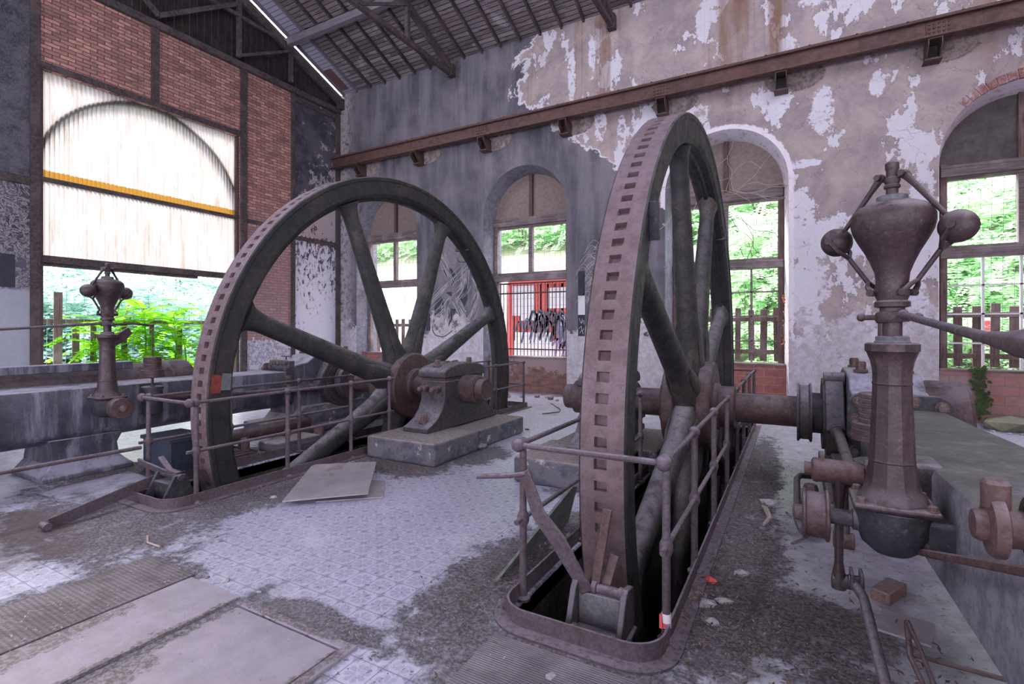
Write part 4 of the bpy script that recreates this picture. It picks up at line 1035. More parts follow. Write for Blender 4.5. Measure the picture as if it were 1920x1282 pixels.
    if mir:
        for x_, z_ in ((.50, .70), (.50, .80)):
            pass
    return g
governor(False, 149.5, 'large flyball governor with urn-shaped weight standing at the right, near the camera')
governor(True, 112.3, 'small flyball governor with urn-shaped weight in front of the bright green plant', .225)
for q, (y0, z) in enumerate(((2.66, .80), (2.66, .70), (3.78, .85), (3.78, .70))):
    MB(True).hexbolt((.575 if q < 2 else .52, y0, z), .03, -.04, 'x').build('side_bolt', 'bolt', EL)
MB(True).box(.57, 2.58, .64, .60, 2.80, .86).build('side_plate', 'iron', EL, bevel=.005); MB(True).box(.515, 3.66, .64, .555, 3.90, .92).build('side_plate', 'iron', EL, bevel=.005)

# ================================================================== RIGHT ENGINE VALVE GEAR
lv = empty('valve_lever', (.2, 3.1, .87), 'rusty rocking lever with horizontal pivot barrel, left of the large governor foot', 'lever')
MB().lathe([(.035, .045), (.035, .075), (.05, .078), (.06, .085), (.064, .10), (.060, .115), (.060, .30), (.05, .31), (.05, .55)], (0, 3.1, .865), 'x', 24).build('pivot_barrel', 'redrust', lv)
MB().tube([(.20, 3.1, .84), (.20, 3.1, .70), (.20, 3.11, .40), (.20, 3.12, .30), (.20, 3.12, .26)], [(.05, .04), (.035, .022), (.032, .02), (.036, .035), (.034, .034)], 12).build('arm', 'urn', lv)
MB().cyl((0, 3.12, .30), .035, .17, .275, 'x', 16).build('end_boss', 'iron', lv, bevel=.004)
MB().tube([(.235, 3.35, .84), (.25, 3.4, .5), (.25, 3.36, .42)], .02, 10).build('back_arm', 'urn', lv)
MB().cyl((0, 3.38, .42), .045, .19, .29, 'x', 16).build('back_boss', 'redrust', lv, bevel=.004)
for q, (x_, z_) in enumerate(((.36, .93), (.40, .84), (.36, .72))):
    MB().hexbolt((x_, 3.05-.03*q, z_), .03, -.06, 'x').build('bolt', 'bolt', lv, bevel=.003)
MB().box(.36, 2.98, .68, .60, 3.22, .97).build('pivot_block', 'iron', lv, bevel=.02)
rod = empty('valve_rod', (.27, 2.7, .3), 'long dusty rod running from the rocking lever foot to the bottom picture edge', 'rod')
MB().tube([(.26, 3.02, .34), (.285, 2.9, .33), (.30, 2.30, .26), (.335, 1.5, .19), (.36, 1.0, .15)], [.026, .022, .022, .022, .022], 12).build('rod', 'rail', rod)
MB().lathe([(.0, -.03), (.032, -.03), (.032, .035), (0, .035)], (.265, 3.04, .34), 'x', 14).build('rod_eye', 'iron', rod)
MB().box(.24, 2.98, .32, .255, 3.08, .40).box(.28, 2.98, .32, .295, 3.08, .40).build('fork', 'iron', rod, bevel=.004)
# valve close to the camera
va = empty('valve_fitting', (.50, 1.72, 1.1), 'blurred reddish valve fitting at the right picture edge', 'valve')
MB().lathe([(.0, .40), (.035, .40), (.04, .41), (.04, .425), (.072, .43), (.078, .44), (.078, .455), (.05, .465), (.045, .50), (.085, .51), (.09, .53), (.09, .56), (.05, .57), (.05, .68)], (0, 1.72, 1.10), 'x', 28).build('body', 'redrust', va)
MB().lathe([(.03, .0), (.03, .06), (.022, .07)], (.445, 1.72, 1.15), 'z', 14).build('nut', 'redrust', va)
MB().box(.60, 1.64, .90, .68, 1.80, 1.16).build('stand', 'bedtop', va, bevel=.01)
tag(MB().tube([(.455, 2.62, .69), (.52, 1.8, .97), (.55, 1.45, 1.09)], .015, 10).build('control_rod', 'redrust'), 'thin rusty control rod below the valve fitting at the right edge', 'rod')
MB().lathe([(.03, 0), (.03, .05)], (.455, 2.63, .70), 'y', 12).build('rod_nut', 'bolt', bpy.data.objects['control_rod'])
ff = empty('linkage_fork', (.52, 3.1, .1), 'small rusty forked linkage with a long rod lying near the floor, lower right', 'linkage')
MB().tube([(.49, 3.17, .14), (.515, 3.0, .10), (.53, 2.75, .05)], [.014, .010, .012], 8).build('fork_prong', 'redrust', ff)
MB().tube([(.49, 3.17, .14), (.475, 3.0, .06), (.50, 2.85, .02), (.54, 2.7, .015)], [.014, .012, .012, .01], 8).build('fork_prong', 'redrust', ff)
MB().tube([(.485, 3.02, .06), (.86, 2.98, .07), (1.3, 2.95, .07)], .011, 8).build('long_rod', 'redrust', ff)
# bent pipe on floor of the aisle
tag(MB().tube([(.16, 6.0, .10), (.05, 5.9, .12), (.02, 5.8, .11), (.02, 4.6, .10), (.05, 4.4, .08)], .028, 10).build('bent_pipe', 'rail'), 'bent grey pipe lying beside the right aisle behind the pulley', 'pipe')
tag(MB().hexbolt((.12, 5.05, .05), .06, .22, 'z').box(.04, 4.97, 0, .2, 5.13, .05).build('holding_bolt', 'bolt', bevel=.004), 'large holding-down bolt beside the crank of the right engine', 'bolt')

# ================================================================== BARRING GEAR
bg_ = empty('barring_jack', (-.93, 2.62, 0), 'rusty barring bracket with upright pawls at the front of the nearer wheel pit', 'barring gear')
b = MB(); b.box(-1.08, 2.44, -.03, -.74, 2.72, .0); b.build('base', 'iron', bg_, bevel=.008)
for x0 in (-1.065, -.79):
    b = MB(); b.prism([(2.47, 0), (2.72, 0), (2.70, .22), (2.60, .24), (2.56, .20)], lambda u, v_, d: (x0+d, u, v_), 0, .035); b.build('cheek', 'iron', bg_, bevel=.006)
MB().box(-1.03, 2.60, 0, -.79, 2.63, .17).build('web', 'bedtop', bg_, bevel=.004)
MB().lathe([(.028, -.97), (.036, -.965), (.036, -.94), (.026, -.935), (.026, -.82), (.034, -.815), (.034, -.79), (.026, -.785)], (0, 2.64, .19), 'x', 18).build('pin', 'rail', bg_)
MB().bar((-.955, 2.64, .17), (-.905, 2.72, .60), .022, .05, (1, 0, 0)).build('pawl', 'redrust', bg_, bevel=.004)
MB().bar((-.975, 2.66, .19), (-.955, 2.73, .40), .012, .035, (1, 0, 0)).bar((-.90, 2.66, .19), (-.875, 2.75, .34), .014, .05, (1, 0, 0)).build('pawl_link', 'redrust', bg_, bevel=.003)
for x_ in (-1.02, -.80): MB().hexbolt((x_, 2.50, 0), .022, .045, 'z').build('bolt', 'bolt', bg_)
bl = empty('barring_lever', (-1.2, 2.6, .45), 'bent flat steel lever leaning from the pit bracket to the railing post', 'lever')
b = MB(); P = [(-1.345, 2.56, .79), (-1.26, 2.57, .56), (-1.15, 2.585, .43), (-.985, 2.61, .17)]
W_ = [.032, .04, .047, .035]
V = []
for (x_, y_, z_), w_ in zip(P, W_):
    V.append([b.v((x_ + sx*w_*.85, y_ + sy*.012, z_ + sx*w_*.55)) for sx, sy in ((-1, -1), (1, -1), (1, 1), (-1, 1))])
for A, B in zip(V, V[1:]):
    for k in range(4): b.f([A[k], A[(k+1) % 4], B[(k+1) % 4], B[k]])
b.f(V[0][::-1]); b.f(V[-1]); b.build('flat_bar', 'rail', bl, bevel=.006)
MB().tube([(-1.34, 2.56, .775), (-1.42, 2.52, .765), (-1.60, 2.46, .75)], .0145, 10).build('handle', 'rail', bl)
# the left one, dropped on the floor
b2 = empty('barring_jack', (-5.15, 2.7, 0), 'dark barring bracket with loose pawls at the front of the farther wheel pit', 'barring gear')
for x0 in (-5.33, -5.03):
    b = MB(); b.prism([(2.46, .0), (2.78, .0), (2.68, .24), (2.58, .24)], lambda u, v_, d: (x0+d, u, v_), 0, .035); b.build('cheek', 'black', b2, bevel=.006)
MB().box(-5.33, 2.55, 0, -5.0, 2.72, .17).build('web', 'black', b2, bevel=.01)
MB().cyl((0, 2.63, .22), .03, -5.36, -4.97, 'x', 14).build('pin', 'iron', b2, bevel=.003)
MB().bar((-5.10, 2.62, .22), (-5.68, 2.60, .285), .02, .07, (1, 0, 0)).build('pawl', 'rail', b2, bevel=.004)
MB().bar((-5.0, 2.62, .26), (-5.12, 2.60, .28), .05, .02).bar((-5.12, 2.60, .28), (-5.32, 2.62, .37), .05, .02).build('pawl', 'rail', b2, bevel=.004)
dl = empty('barring_lever', (-5.4, 2.2, .05), 'long steel lever with a round eye lying on the dirty floor, left', 'lever')
MB().bar((-5.20, 1.74, .035), (-5.37, 2.62, .16), .012, .10, (0, 0, 1)).build('flat_bar', 'rail', dl, bevel=.003)
MB().lathe([(.0, -.05), (.028, -.05), (.028, .05), (.0, .05)], (-5.20, 1.72, .035), 'x', 16).build('eye', 'rail', dl)

# ================================================================== FLOOR COVERS AND LOOSE SHEETS
def plate(name, pts, mat, label, cat, z=.0, th=.012, tilt=None, par=None, bev=.002, grp=None):
    b = MB(); b.prism(pts, lambda u, v_, d: (u, v_, d + (tilt(u, v_) if tilt else 0)), z, z+th)
    return tag(b.build(name, mat, smooth=False), label, cat, grp)
plate('floor_cover', [(-3.37, -.9), (-2.87, -.9), (-2.87, 1.84), (-3.37, 1.84)], 'steelplate', 'dusty plain steel floor cover, long strip beside the diamond plate', 'floor plate', 0, .014, grp='floor covers')
plate('floor_cover', [(-2.78, .3), (-1.98, .3), (-1.98, 1.77), (-2.78, 1.77)], 'steelplate', 'dusty square steel floor cover with a raised frame, bottom left', 'floor plate', 0, .014, grp='floor covers')
b = MB(); b.box(-1.965, .3, 0, -1.91, 1.84, .018); b.box(-2.80, 1.785, 0, -1.965, 1.84, .018); tag(b.build('cover_frame', 'steelplate', bevel=.003), 'narrow steel angle frame round the square floor cover', 'frame')
plate('diamond_plate', [(-3.95, -.9), (-3.40, -.9), (-3.40, 1.88), (-3.95, 1.88)], 'checker', 'dirty diamond-pattern steel floor plate, bottom left', 'floor plate', 0, .010)
plate('ribbed_plate', [(-1.37, .3), (-.45, .3), (-.45, 2.28), (-1.37, 2.28)], 'ribbed', 'fine ribbed floor plate in front of the nearer wheel pit', 'floor plate', 0, .008)
plate('loose_sheet', [(-4.02, 2.98), (-3.46, 3.47), (-4.16, 4.30), (-4.19, 4.305), (-4.80, 3.95)], 'sheet', 'dusty beige board lying askew on the tiles by the farther wheel pit', 'board', .035, .012, tilt=lambda u, v_: .02*math.sin(u*3)+.03*(v_-3))
plate('loose_sheet', [(-3.85, 3.2), (-3.40, 3.6), (-3.75, 4.0), (-4.35, 3.7)], 'sheet', 'second board, mostly hidden under the beige one', 'board', .004, .010)
b = MB(); b.prism([(2.72, -.0), (3.9, 0.0), (3.72, .36), (3.60, .40)], lambda u, v_, d: (-1.66+d+.42*v_, u, v_+.005), 0, .025); tag(b.build('leaning_board', 'plank', bevel=.004), 'green-grey wooden board leaning on the railing left of the nearer pit', 'board')
plate('bent_sheet', [(-6.45, 2.05), (-5.55, 2.15), (-5.5, 2.75), (-6.3, 2.8)], 'bed', 'grey metal sheet lying on the floor in front of the left engine foot', 'sheet', .02, .008, tilt=lambda u, v_: .03*math.sin(v_*5))
plate('thin_slab', [(.36, 3.3), (.60, 3.25), (.66, 3.5), (.44, 3.55)], 'sheet', 'flat thin slab on the floor next to the loose brick', 'slab', 0, .012)
b = MB(); b.box(.44, 3.62, 0, .54, 3.86, .07, Matrix.Rotation(R(-28), 3, 'Z')); tag(b.build('loose_brick', 'loosebrick', bevel=.006), 'dusty brick lying on the floor beside the valve rod', 'brick')

# stones and shards
def stone(x, y, s_, seed, mat, label, cat='stone', fl_=.4, grp=None, name='stone'):
    rnd = random.Random(seed); b = MB(); g = bmesh.ops.create_icosphere(b.bm, subdivisions=1, radius=s_)
    for v in b.bm.verts: v.co *= rnd.uniform(.65, 1.15)
    for v in b.bm.verts: v.co.z = max(v.co.z*fl_, -.3*s_*fl_)
    zmin = min(v.co.z for v in b.bm.verts)
    ph = rnd.random()*6.0
    for v in b.bm.verts:
        vx, vy = v.co.x*math.cos(ph)-v.co.y*math.sin(ph)*.7, v.co.x*math.sin(ph)+v.co.y*math.cos(ph)*.7
        v.co = Vector((vx+x, vy+y, v.co.z-zmin))
    return tag(b.build(name, mat, smooth=False), label, cat, grp)
ST = [(-.30, 3.62, .06, 'stone', 'white stone chip alone on the dirt right of the pit'), (-.44, 3.12, .07, 'stone', 'flat pale slab in the rubble heap by the pit'),
      (-.36, 3.2, .06, 'stone', 'pale chip at the right of the rubble heap by the pit'), (-.40, 2.95, .055, 'stone', 'square chip in front of the rubble heap by the pit'),
      (-.50, 3.22, .05, 'loosebrick', 'red brick piece in the rubble heap by the pit'), (-.52, 3.14, .045, 'loosebrick', 'smaller red brick piece in the rubble heap by the pit'),
      (-.47, 3.42, .06, 'red', 'crumpled red and white paper in the rubble heap'), (-.20, 5.2, .10, 'stone', 'pale stone in the right aisle near the railing'),
      (-.05, 4.9, .05, 'steelplate', 'small grey stone in the right aisle'), (-3.70, 7.15, .05, 'black', 'small black lump on the floor behind the left bearing plinth'),
      (-3.66, 5.72, .13, 'plinth', 'broken piece fallen beside the left bearing plinth'), (.30, 3.3, .035, 'loosebrick', 'little orange shard under the right engine'),
      (.15, 2.55, .04, 'stone', 'crumbled white chip beside the valve rod'), (-4.3, 3.1, .05, 'sheet', 'pinkish chip in the leaves by the left pit'),
      (-3.9, 2.3, .03, 'sheet', 'pinkish chip on the tiles left of centre'), (-.98, 2.12, .035, 'stone', 'crumb of plaster on the ribbed plate before the pit'),
      (-2.85, 1.95, .02, 'stone', 'bright chip where floor covers meet'), (-3.15, 1.93, .03, 'stone', 'pale chip above the long floor cover'), (-3.3, 1.9, .025, 'loosebrick', 'orange chip above the long floor cover')]
for i, (x_, y_, s_, mt, lb) in enumerate(ST): stone(x_, y_, s_, i+20, mt, lb, grp='stones and chips on the floor')
for i in range(9):
    stone(-6.2+.28*i+.1*math.sin(i*7), 10.55+.2*math.sin(i*5), .10+.04*math.sin(i*3), 70+i, 'loosebrick' if i % 2 else 'sheet', 'broken brick in the rubble under the barred window', 'brick', .6, 'rubble under the barred window', 'broken_brick')
tag(stone(3.0, 10.9, .55, 99, 'earth', 'earth heap at the foot of the block wall on the right', 'earth heap', .35, None, 'earth_heap'))
for k in range(7):
    stone(2.4+.15*k, 10.45+.1*math.sin(k*4), .05, 120+k, 'stone', 'pale chip in front of the earth heap on the right', 'stone', .5, 'chips by the earth heap')
def stick(pts, r, mat, label): return tag(MB().tube(pts, r, 7).build('stick', mat), label, 'stick')
stick([(-.22, 4.6, .012), (-.18, 4.75, .02), (-.22, 4.95, .035), (-.25, 5.05, .02)], [.012, .02, .022, .01], 'twigpale', 'pale curved bone-like stick in the right aisle')
stick([(-.02, 4.3, .01), (.08, 4.45, .02), (.12, 4.6, .01)], .009, 'twig', 'thin dark twig in the right aisle')
stick([(-4.35, 2.05, .01), (-4.2, 1.98, .015), (-4.05, 1.99, .01)], .007, 'twigpale', 'pale thin twig on the tiles, left')
stick([(-.05, 1.95, .01), (.0, 2.05, .02), (.02, 2.2, .01)], .006, 'twig', 'small twig on the bare floor, bottom right')

for q, (pts, lb) in enumerate((([(-6.6, 9.2, .012), (-6.1, 9.6, .012), (-5.5, 9.5, .012), (-5.1, 9.0, .012), (-5.6, 8.7, .012), (-6.2, 8.9, .012)], 'loose black cable looped on the floor beyond the farther wheel, wider loop'),
        ([(-4.6, 9.9, .010), (-4.2, 9.5, .012), (-3.9, 8.9, .010), (-4.3, 8.5, .010)], 'loose black cable on the bright floor between the wheels, far end'))):
    P = []
    for i in range(len(pts)-1):
        P += [tuple(pts[i][j] + (pts[i+1][j]-pts[i][j])*t for j in range(3)) for t in (0, .33, .66)]
    P = [(x_+.04*math.sin(y_*9), y_+.04*math.sin(x_*11), z_) for x_, y_, z_ in P]
    tag(MB().tube(P, .008, 6).build('loose_cable', 'black'), lb, 'cable')
MB().tube([(-7.05, 5.3, 1.05), (-7.05, 5.3, 1.16)], .012, 8).tube([(-7.17, 5.3, 1.165), (-6.93, 5.3, 1.165)], .010, 8).build('tee_handle', 'iron', EL)
# leaf litter: uncountable
def litter(name, regs, n, mat, s0, s1, label, cat='litter'):
    b = MB(); rnd = random.Random(len(name)*7+n)
    for i in range(n):
        cx, cy, rx, ry = regs[rnd.randrange(len(regs))]
        x_ = rnd.gauss(cx, rx*.5); y_ = rnd.gauss(cy, ry*.5)
        if any(a-.02 < x_ < c_+.02 and PY0-.02 < y_ < PY1+.05 for a, c_ in PITS): continue
        if -4.7 < x_ < -3.58 and 4.64 < y_ < 7.0 or -2.6 < x_ < -1.5 and 4.64 < y_ < 7.0: continue
        s_ = rnd.uniform(s0, s1); a = rnd.uniform(0, 6.28); t1, t2 = rnd.uniform(-.5, .5), rnd.uniform(-.4, .4)
        ca, sa = math.cos(a)*s_, math.sin(a)*s_; z = .006 + rnd.random()*.014 + abs(t1)*s_*.8
        b.quad((x_-ca, y_-sa, z-t1*s_), (x_+sa*.35, y_-ca*.35, z+t2*s_*.5), (x_+ca, y_+sa, z+t1*s_), (x_-sa*.35, y_+ca*.35, z+t2*s_*.3))
    tag(b.build(name, mat, smooth=False, recalc=False, clean=False), label, cat, kind='stuff')
RG = [(-4.55, 3.2, .35, 1.2), (-4.3, 4.4, .9, .35), (-.35, 3.5, .3, 1.3), (-.3, 5.5, .35, 2.2), (-1.62, 3.0, .3, 1.0), (0, 2.9, .7, .6), (.35, 2.0, .8, .5), (-5.9, 2.9, .8, .8), (-6.2, 5.5, .5, 1.5)]
litter('leaf_litter', RG, 8000, 'leafdry', .006, .024, 'brown dead leaves and grit strewn along pits and aisle')
litter('dust_crumbs', RG + [(-2.5, 1.9, 1.2, .5), (-2.5, 3.6, 1.3, 1.5), (.2, 2.3, .9, .9), (-3.5, 1.3, .6, .8)], 5200, 'leafdry2', .003, .011, 'pale crumbs of plaster and grit on the floor')

# straw and vines hanging at the third window and wheel
def vine(seed, p0, n, stepv, r, mat, label):
    rnd = random.Random(seed); b = MB()
    for k in range(n):
        p = Vector(p0) + Vector((rnd.uniform(-.1, .1), 0, rnd.uniform(-.1, .1))); d = Vector((rnd.uniform(-1, 1)+stepv[0], rnd.uniform(-.4, .1), rnd.uniform(-.6, 1)+stepv[2])).normalized(); pts = [p.copy()]
        for j in range(7):
            d = (d + Vector((rnd.uniform(-.5, .5), rnd.uniform(-.2, .2), rnd.uniform(-.6, .4)))).normalized(); p = p + d*.16; pts.append(p.copy())
        b.tube(pts, r, 5)
    return tag(b.build('dry_vine', mat), label, 'dry vine', 'dry vines at the third window')
vine(5, (-1.15, 11.45, 4.42), 9, (.6, 0, .1), .006, 'twigpale', 'tangle of pale dry vine stems on the transom of the third window')
vine(8, (-2.15, 11.40, 4.5), 7, (.2, 0, 0), .006, 'twigpale', 'pale dry stems hanging at the left jamb of the third window')
vine(11, (-1.05, 11.45, 3.9), 3, (.3, 0, -.9), .007, 'twig', 'dark dry stem dangling in the upper pane of the third window')
def leafy(name, pts, mat, label, n, s_, seed):
    rnd = random.Random(seed); r = empty(name, pts[0], label, 'climbing plant'); MB().tube(pts, .006, 6).build('stem', 'twig', r)
    b = MB()
    for i in range(n):
        k = rnd.randrange(len(pts)-1); t = rnd.random(); p = Vector(pts[k]).lerp(Vector(pts[k+1]), t) + Vector((rnd.gauss(0, s_*1.3), rnd.uniform(-.05, .0), rnd.gauss(0, s_)))
        a = rnd.uniform(0, 6.28); u = Vector((math.cos(a), rnd.uniform(-.5, .5), math.sin(a)))*s_; v_ = Vector((-math.sin(a), rnd.uniform(-.5, .5), math.cos(a)))*s_*.7
        b.quad(p-u, p-v_, p+u, p+v_)
    b.build('leaves', mat, r, smooth=False, recalc=False)
leafy('ivy', [(2.72, 11.33, .95), (2.70, 11.33, .7), (2.78, 11.33, .4), (2.72, 11.33, .12)], 'ivy', 'ivy hanging down the orange block wall on the right', 170, .04, 3)
leafy('red_vine', [(-.17, 11.5, 2.3), (-.15, 11.5, 2.0), (-.2, 11.5, 1.6), (-.18, 11.5, 1.3)], 'redleaf', 'small vine with red leaves at the right jamb of the third window', 26, .025, 4)

# ================================================================== PAINT ON THE WALLS
def ribbons(name, mat, parent, strokes, y=YB-.004):
    b = MB()
    for pts, w_ in strokes:
        P = [Vector((p[0], y, p[1])) for p in pts]; A = []; B = []
        for i, p in enumerate(P):
            d = (P[min(i+1, len(P)-1)] - P[max(i-1, 0)]).normalized(); n = Vector((-d.z, 0, d.x))*w_/2*(1 if 0 < i < len(P)-1 else .4)
            A.append(b.v(p+n)); B.append(b.v(p-n))
        for i in range(len(P)-1): b.f([A[i], A[i+1], B[i+1], B[i]])
    return b.build(name, mat, parent, smooth=False, clean=False)
def sm(pts, n=6):
    out = []
    P = [pts[0]] + list(pts) + [pts[-1]]
    for i in range(1, len(P)-2):
        for k in range(n):
            t = k/n; out.append(tuple(.5*((2*P[i][j]) + (-P[i-1][j]+P[i+1][j])*t + (2*P[i-1][j]-5*P[i][j]+4*P[i+1][j]-P[i+2][j])*t*t + (-P[i-1][j]+3*P[i][j]-3*P[i+1][j]+P[i+2][j])*t**3) for j in (0, 1)))
    out.append(pts[-1]); return out
def G(px, py): # crop pixel of the mural -> wall X,Z
    return (-9.32 + px*.00303 - (py-640)*0.0, 3.86 - py*.00262 + (px-437)*-.00012)
gf = empty('wall_graffiti', (-8.0, YB-.003, 2.3), 'scratched white and black abstract mural between the first two arched windows', 'graffiti')
rnd = random.Random(4); st = []
for path in ([(150, 620), (300, 470), (420, 350), (560, 220)], [(230, 940), (200, 780), (330, 660), (400, 540)], [(440, 560), (540, 440), (560, 260)], [(450, 560), (520, 680), (560, 800)], [(560, 800), (650, 640), (690, 420), (600, 250)], [(260, 60), (330, 200), (420, 400)], [(340, 860), (380, 740), (370, 600)], [(240, 880), (330, 760), (360, 680)]):
    for k in range(26):
        o = (rnd.gauss(0, 22), rnd.gauss(0, 22)); t0 = rnd.random()*.7; q = sm([G(p[0]+o[0]+rnd.gauss(0, 8), p[1]+o[1]) for p in path], 5); i0 = int(t0*len(q)); st.append((q[i0:i0+6], .010))
for k in range(70):
    x0, z0 = G(rnd.gauss(400, 80), rnd.gauss(150, 60)); a = rnd.uniform(0, 3.14); l = rnd.uniform(.05, .2); st.append(([(x0, z0), (x0+l*math.cos(a), z0+l*math.sin(a))], .006))
ribbons('white_scratches', 'scratch', gf, [q for q in st if len(q[0]) > 1])
b = MB()
for poly in ([(315, 260), (370, 240), (410, 245), (465, 330), (410, 425)], [(540, 335), (570, 330), (580, 560), (545, 640), (490, 530), (550, 440)], [(655, 430), (700, 425), (655, 600), (615, 735)], [(215, 740), (220, 650), (250, 570), (300, 530), (340, 650), (300, 700)], [(385, 660), (460, 655), (375, 850)], [(345, 490), (410, 480), (415, 530), (350, 600), (400, 530)], [(122, 712), (170, 712), (170, 895), (122, 895)]):
    b.f([b.v((*[G(*p)[0]], YB-.003, G(*p)[1])) for p in poly])
b.build('black_shapes', 'paintdark', gf, smooth=False, clean=False)
ribbons('black_outline', 'paintdark', gf, [(sm([G(225, 760), G(195, 850), G(215, 920), G(260, 945), G(330, 945), G(420, 880)]), .025), (sm([G(470, 130), G(490, 175), G(560, 180)]), .02)], YB-.0035)
sqg = [[(-4.41, 1.86), (-4.37, 1.74), (-4.33, 1.84)], [(-4.36, 1.72), (-4.30, 1.80), (-4.29, 1.70)], [(-4.42, 1.60), (-4.36, 1.66), (-4.34, 1.55), (-4.29, 1.62)], [(-4.40, 1.50), (-4.34, 1.56), (-4.31, 1.47)]]
bands = empty('painted_band', (-4.35, YB, 2.2), 'vertical strip of black and white painted squares right of the barred window', 'wall marking')
for z0, z1, mt in ((2.38, 2.95, 'paintdark'), (1.93, 2.38, 'white'), (1.43, 1.93, 'paintdark')): MB().quad((-4.44, YB-.004, z0), (-4.27, YB-.004, z0), (-4.27, YB-.004, z1), (-4.44, YB-.004, z1)).build('square', mt, bands, smooth=False)
ribbons('white_squiggles', 'scratch', bands, [(sm(q), .012) for q in sqg], YB-.006)
rnd = random.Random(9); st = []
for k in range(60):
    x0 = -4.0+rnd.gauss(0, .13); z0 = rnd.uniform(2.3, 3.6); st.append((sm([(x0-.2, z0-.15), (x0, z0+.05), (x0+.22, z0-.12-rnd.random()*.15)]), .007))
g3 = empty('wall_graffiti', (-3.9, YB, 2.8), 'white scratched arcs over a dark patch, just left of the nearer flywheel rim', 'graffiti')
ribbons('white_scratches', 'scratch', g3, st)
b = MB(); b.f([b.v((x_, YB-.003, z_)) for x_, z_ in ((-4.05, 1.9), (-3.75, 2.0), (-3.7, 2.9), (-3.9, 3.15), (-4.08, 2.7))]); b.build('black_shapes', 'paintdark', g3, smooth=False)
sq = tag(MB().quad((XL+.005, 2.3, 2.35), (XL+.005, 3.66, 2.35), (XL+.005, 3.66, 2.95), (XL+.005, 2.3, 2.95)).build('painted_square', 'paintdark', smooth=False), 'black painted rectangle at the left picture edge', 'wall marking')

# ================================================================== FENCES
def fence(x0, x1, y, top, bot, label, n, wd, mat='woodv', axis='x', rails=None, gaps=(), tall=None):
    f = empty('picket_fence', ((x0+x1)/2, y, 0) if axis == 'x' else (y, (x0+x1)/2, 0), label, 'fence', 'wooden fences outside'); rnd = random.Random(int(abs(x0)*10))
    def bx(a0, a1, z0, z1, d0, d1, nm, rot=0):
        b = MB()
        if axis == 'x': b.box(a0, y+d0, z0, a1, y+d1, z1, Matrix.Rotation(rot, 3, 'Y'))
        else: b.box(y+d0, a0, z0, y+d1, a1, z1, Matrix.Rotation(rot, 3, 'X'))
        b.build(nm, mat, f, bevel=.004)
    for k in range(n):
        if k in gaps: continue
        c_ = x0 + (x1-x0)*(k+.5)/n + rnd.uniform(-.015, .015); t = top + rnd.uniform(-.03, .03); w2 = wd/2*rnd.uniform(.85, 1.1)
        if tall and k in tall: t += .55; w2 *= 1.25
        bx(c_-w2, c_+w2, bot, t, 0, .025, 'picket', rnd.uniform(-.02, .02))
    for z_ in rails: bx(x0-.05, x1+.05, z_-.045, z_+.045, -.04, 0, 'rail')
fence(-11.9, -9.3, 12.25, 1.92, .1, 'brown picket fence outside the first arched window, near the corner', 10, .12, rails=(1.72, 1.05))
fence(-2.4, -.2, 11.84, 2.02, .93, 'weathered picket fence behind the third window with white surround', 9, .125, rails=(1.80, 1.12))
fence(2.2, 4.4, 11.84, 2.02, .93, 'weathered picket fence behind the right window with the red sign', 9, .125, rails=(1.85, 1.12))
fence(4.15, 8.0, -13.3, 1.80, .1, 'grey plank fence outside the large left opening, one post taller', 13, .12, axis='y', rails=(1.76, ), gaps=(4, 6, 8, 10), tall=(1,))
sg = empty('warning_sign', (3.31, 13.0, 0), 'small red rounded notice sign seen between the pickets of the right window', 'sign')
def rr2(x0, x1, z0, z1, r):
    P = []
    for cx, cz, a0 in ((x1-r, z1-r, 0), (x0+r, z1-r, 90)):
        for k in range(6): a = R(a0+18*k); P.append((cx+r*math.cos(a), cz+r*math.sin(a)))
    return P + [(x0, z0), (x1, z0)]
MB().prism(rr2(3.18, 3.42, 1.27, 1.76, .05), lambda u, v_, d: (u, d, v_), 13.0, 13.01).build('panel', 'red', sg)
MB().box(3.185, 12.994, 1.30, 3.415, 13.0, 1.37).build('white_band', 'white', sg)
MB().box(3.285, 13.01, 0, 3.315, 13.04, 1.3).build('post', 'wood', sg)
for t, z_, s_ in (('ACCES', 1.62, .062), ('INTERDIT', 1.53, .048)):
    cu = bpy.data.curves.new('lettering', 'FONT'); cu.body = t; cu.size = s_*1.2; cu.align_x = 'CENTER'; cu.extrude = .001
    tmp = bpy.data.objects.new('lettering', cu); o = bpy.data.objects.new('lettering', bpy.data.meshes.new_from_object(tmp)); bpy.data.objects.remove(tmp)
    COL.objects.link(o); o.parent = sg; o.location = (0-.01, -.004, z_); o.rotation_euler = (R(90), 0, 0); o.data.materials.clear(); o.data.materials.append(M['white'])

# ================================================================== OUTSIDE
def grid_ground(name, x0, x1, y0, y1, hf, nx, ny, mat):
    b = MB(); V = [[b.v((x0+(x1-x0)*i/nx, y0+(y1-y0)*j/ny, hf(x0+(x1-x0)*i/nx, y0+(y1-y0)*j/ny))) for i in range(nx+1)] for j in range(ny+1)]
    for j in range(ny):
        for i in range(nx): b.f([V[j][i], V[j][i+1], V[j+1][i+1], V[j+1][i]])
    return tag(b.build(name, mat, clean=False, recalc=False), kind='structure')
def hb(x, y):
    if x < -3.2: return -.05 if y < 16.2 else 3.6 + (y-16.2)*.5
    return -.05 + max(0, y-13.2)*.72 + .2*mn.noise(Vector((x, y, 0)))
grid_ground('terrain_bank', -40, 22, 12.0, 30, hb, 62, 36, 'earth')
grid_ground('terrain_yard', -60, -12.7, -12, 12.0, lambda x, y: -.05 + max(0, -x-24)*.1, 20, 14, 'gravel')
cw = empty('concrete_wall', (-9, 16, 0), 'pale precast concrete wall beyond the left arched windows', 'wall')
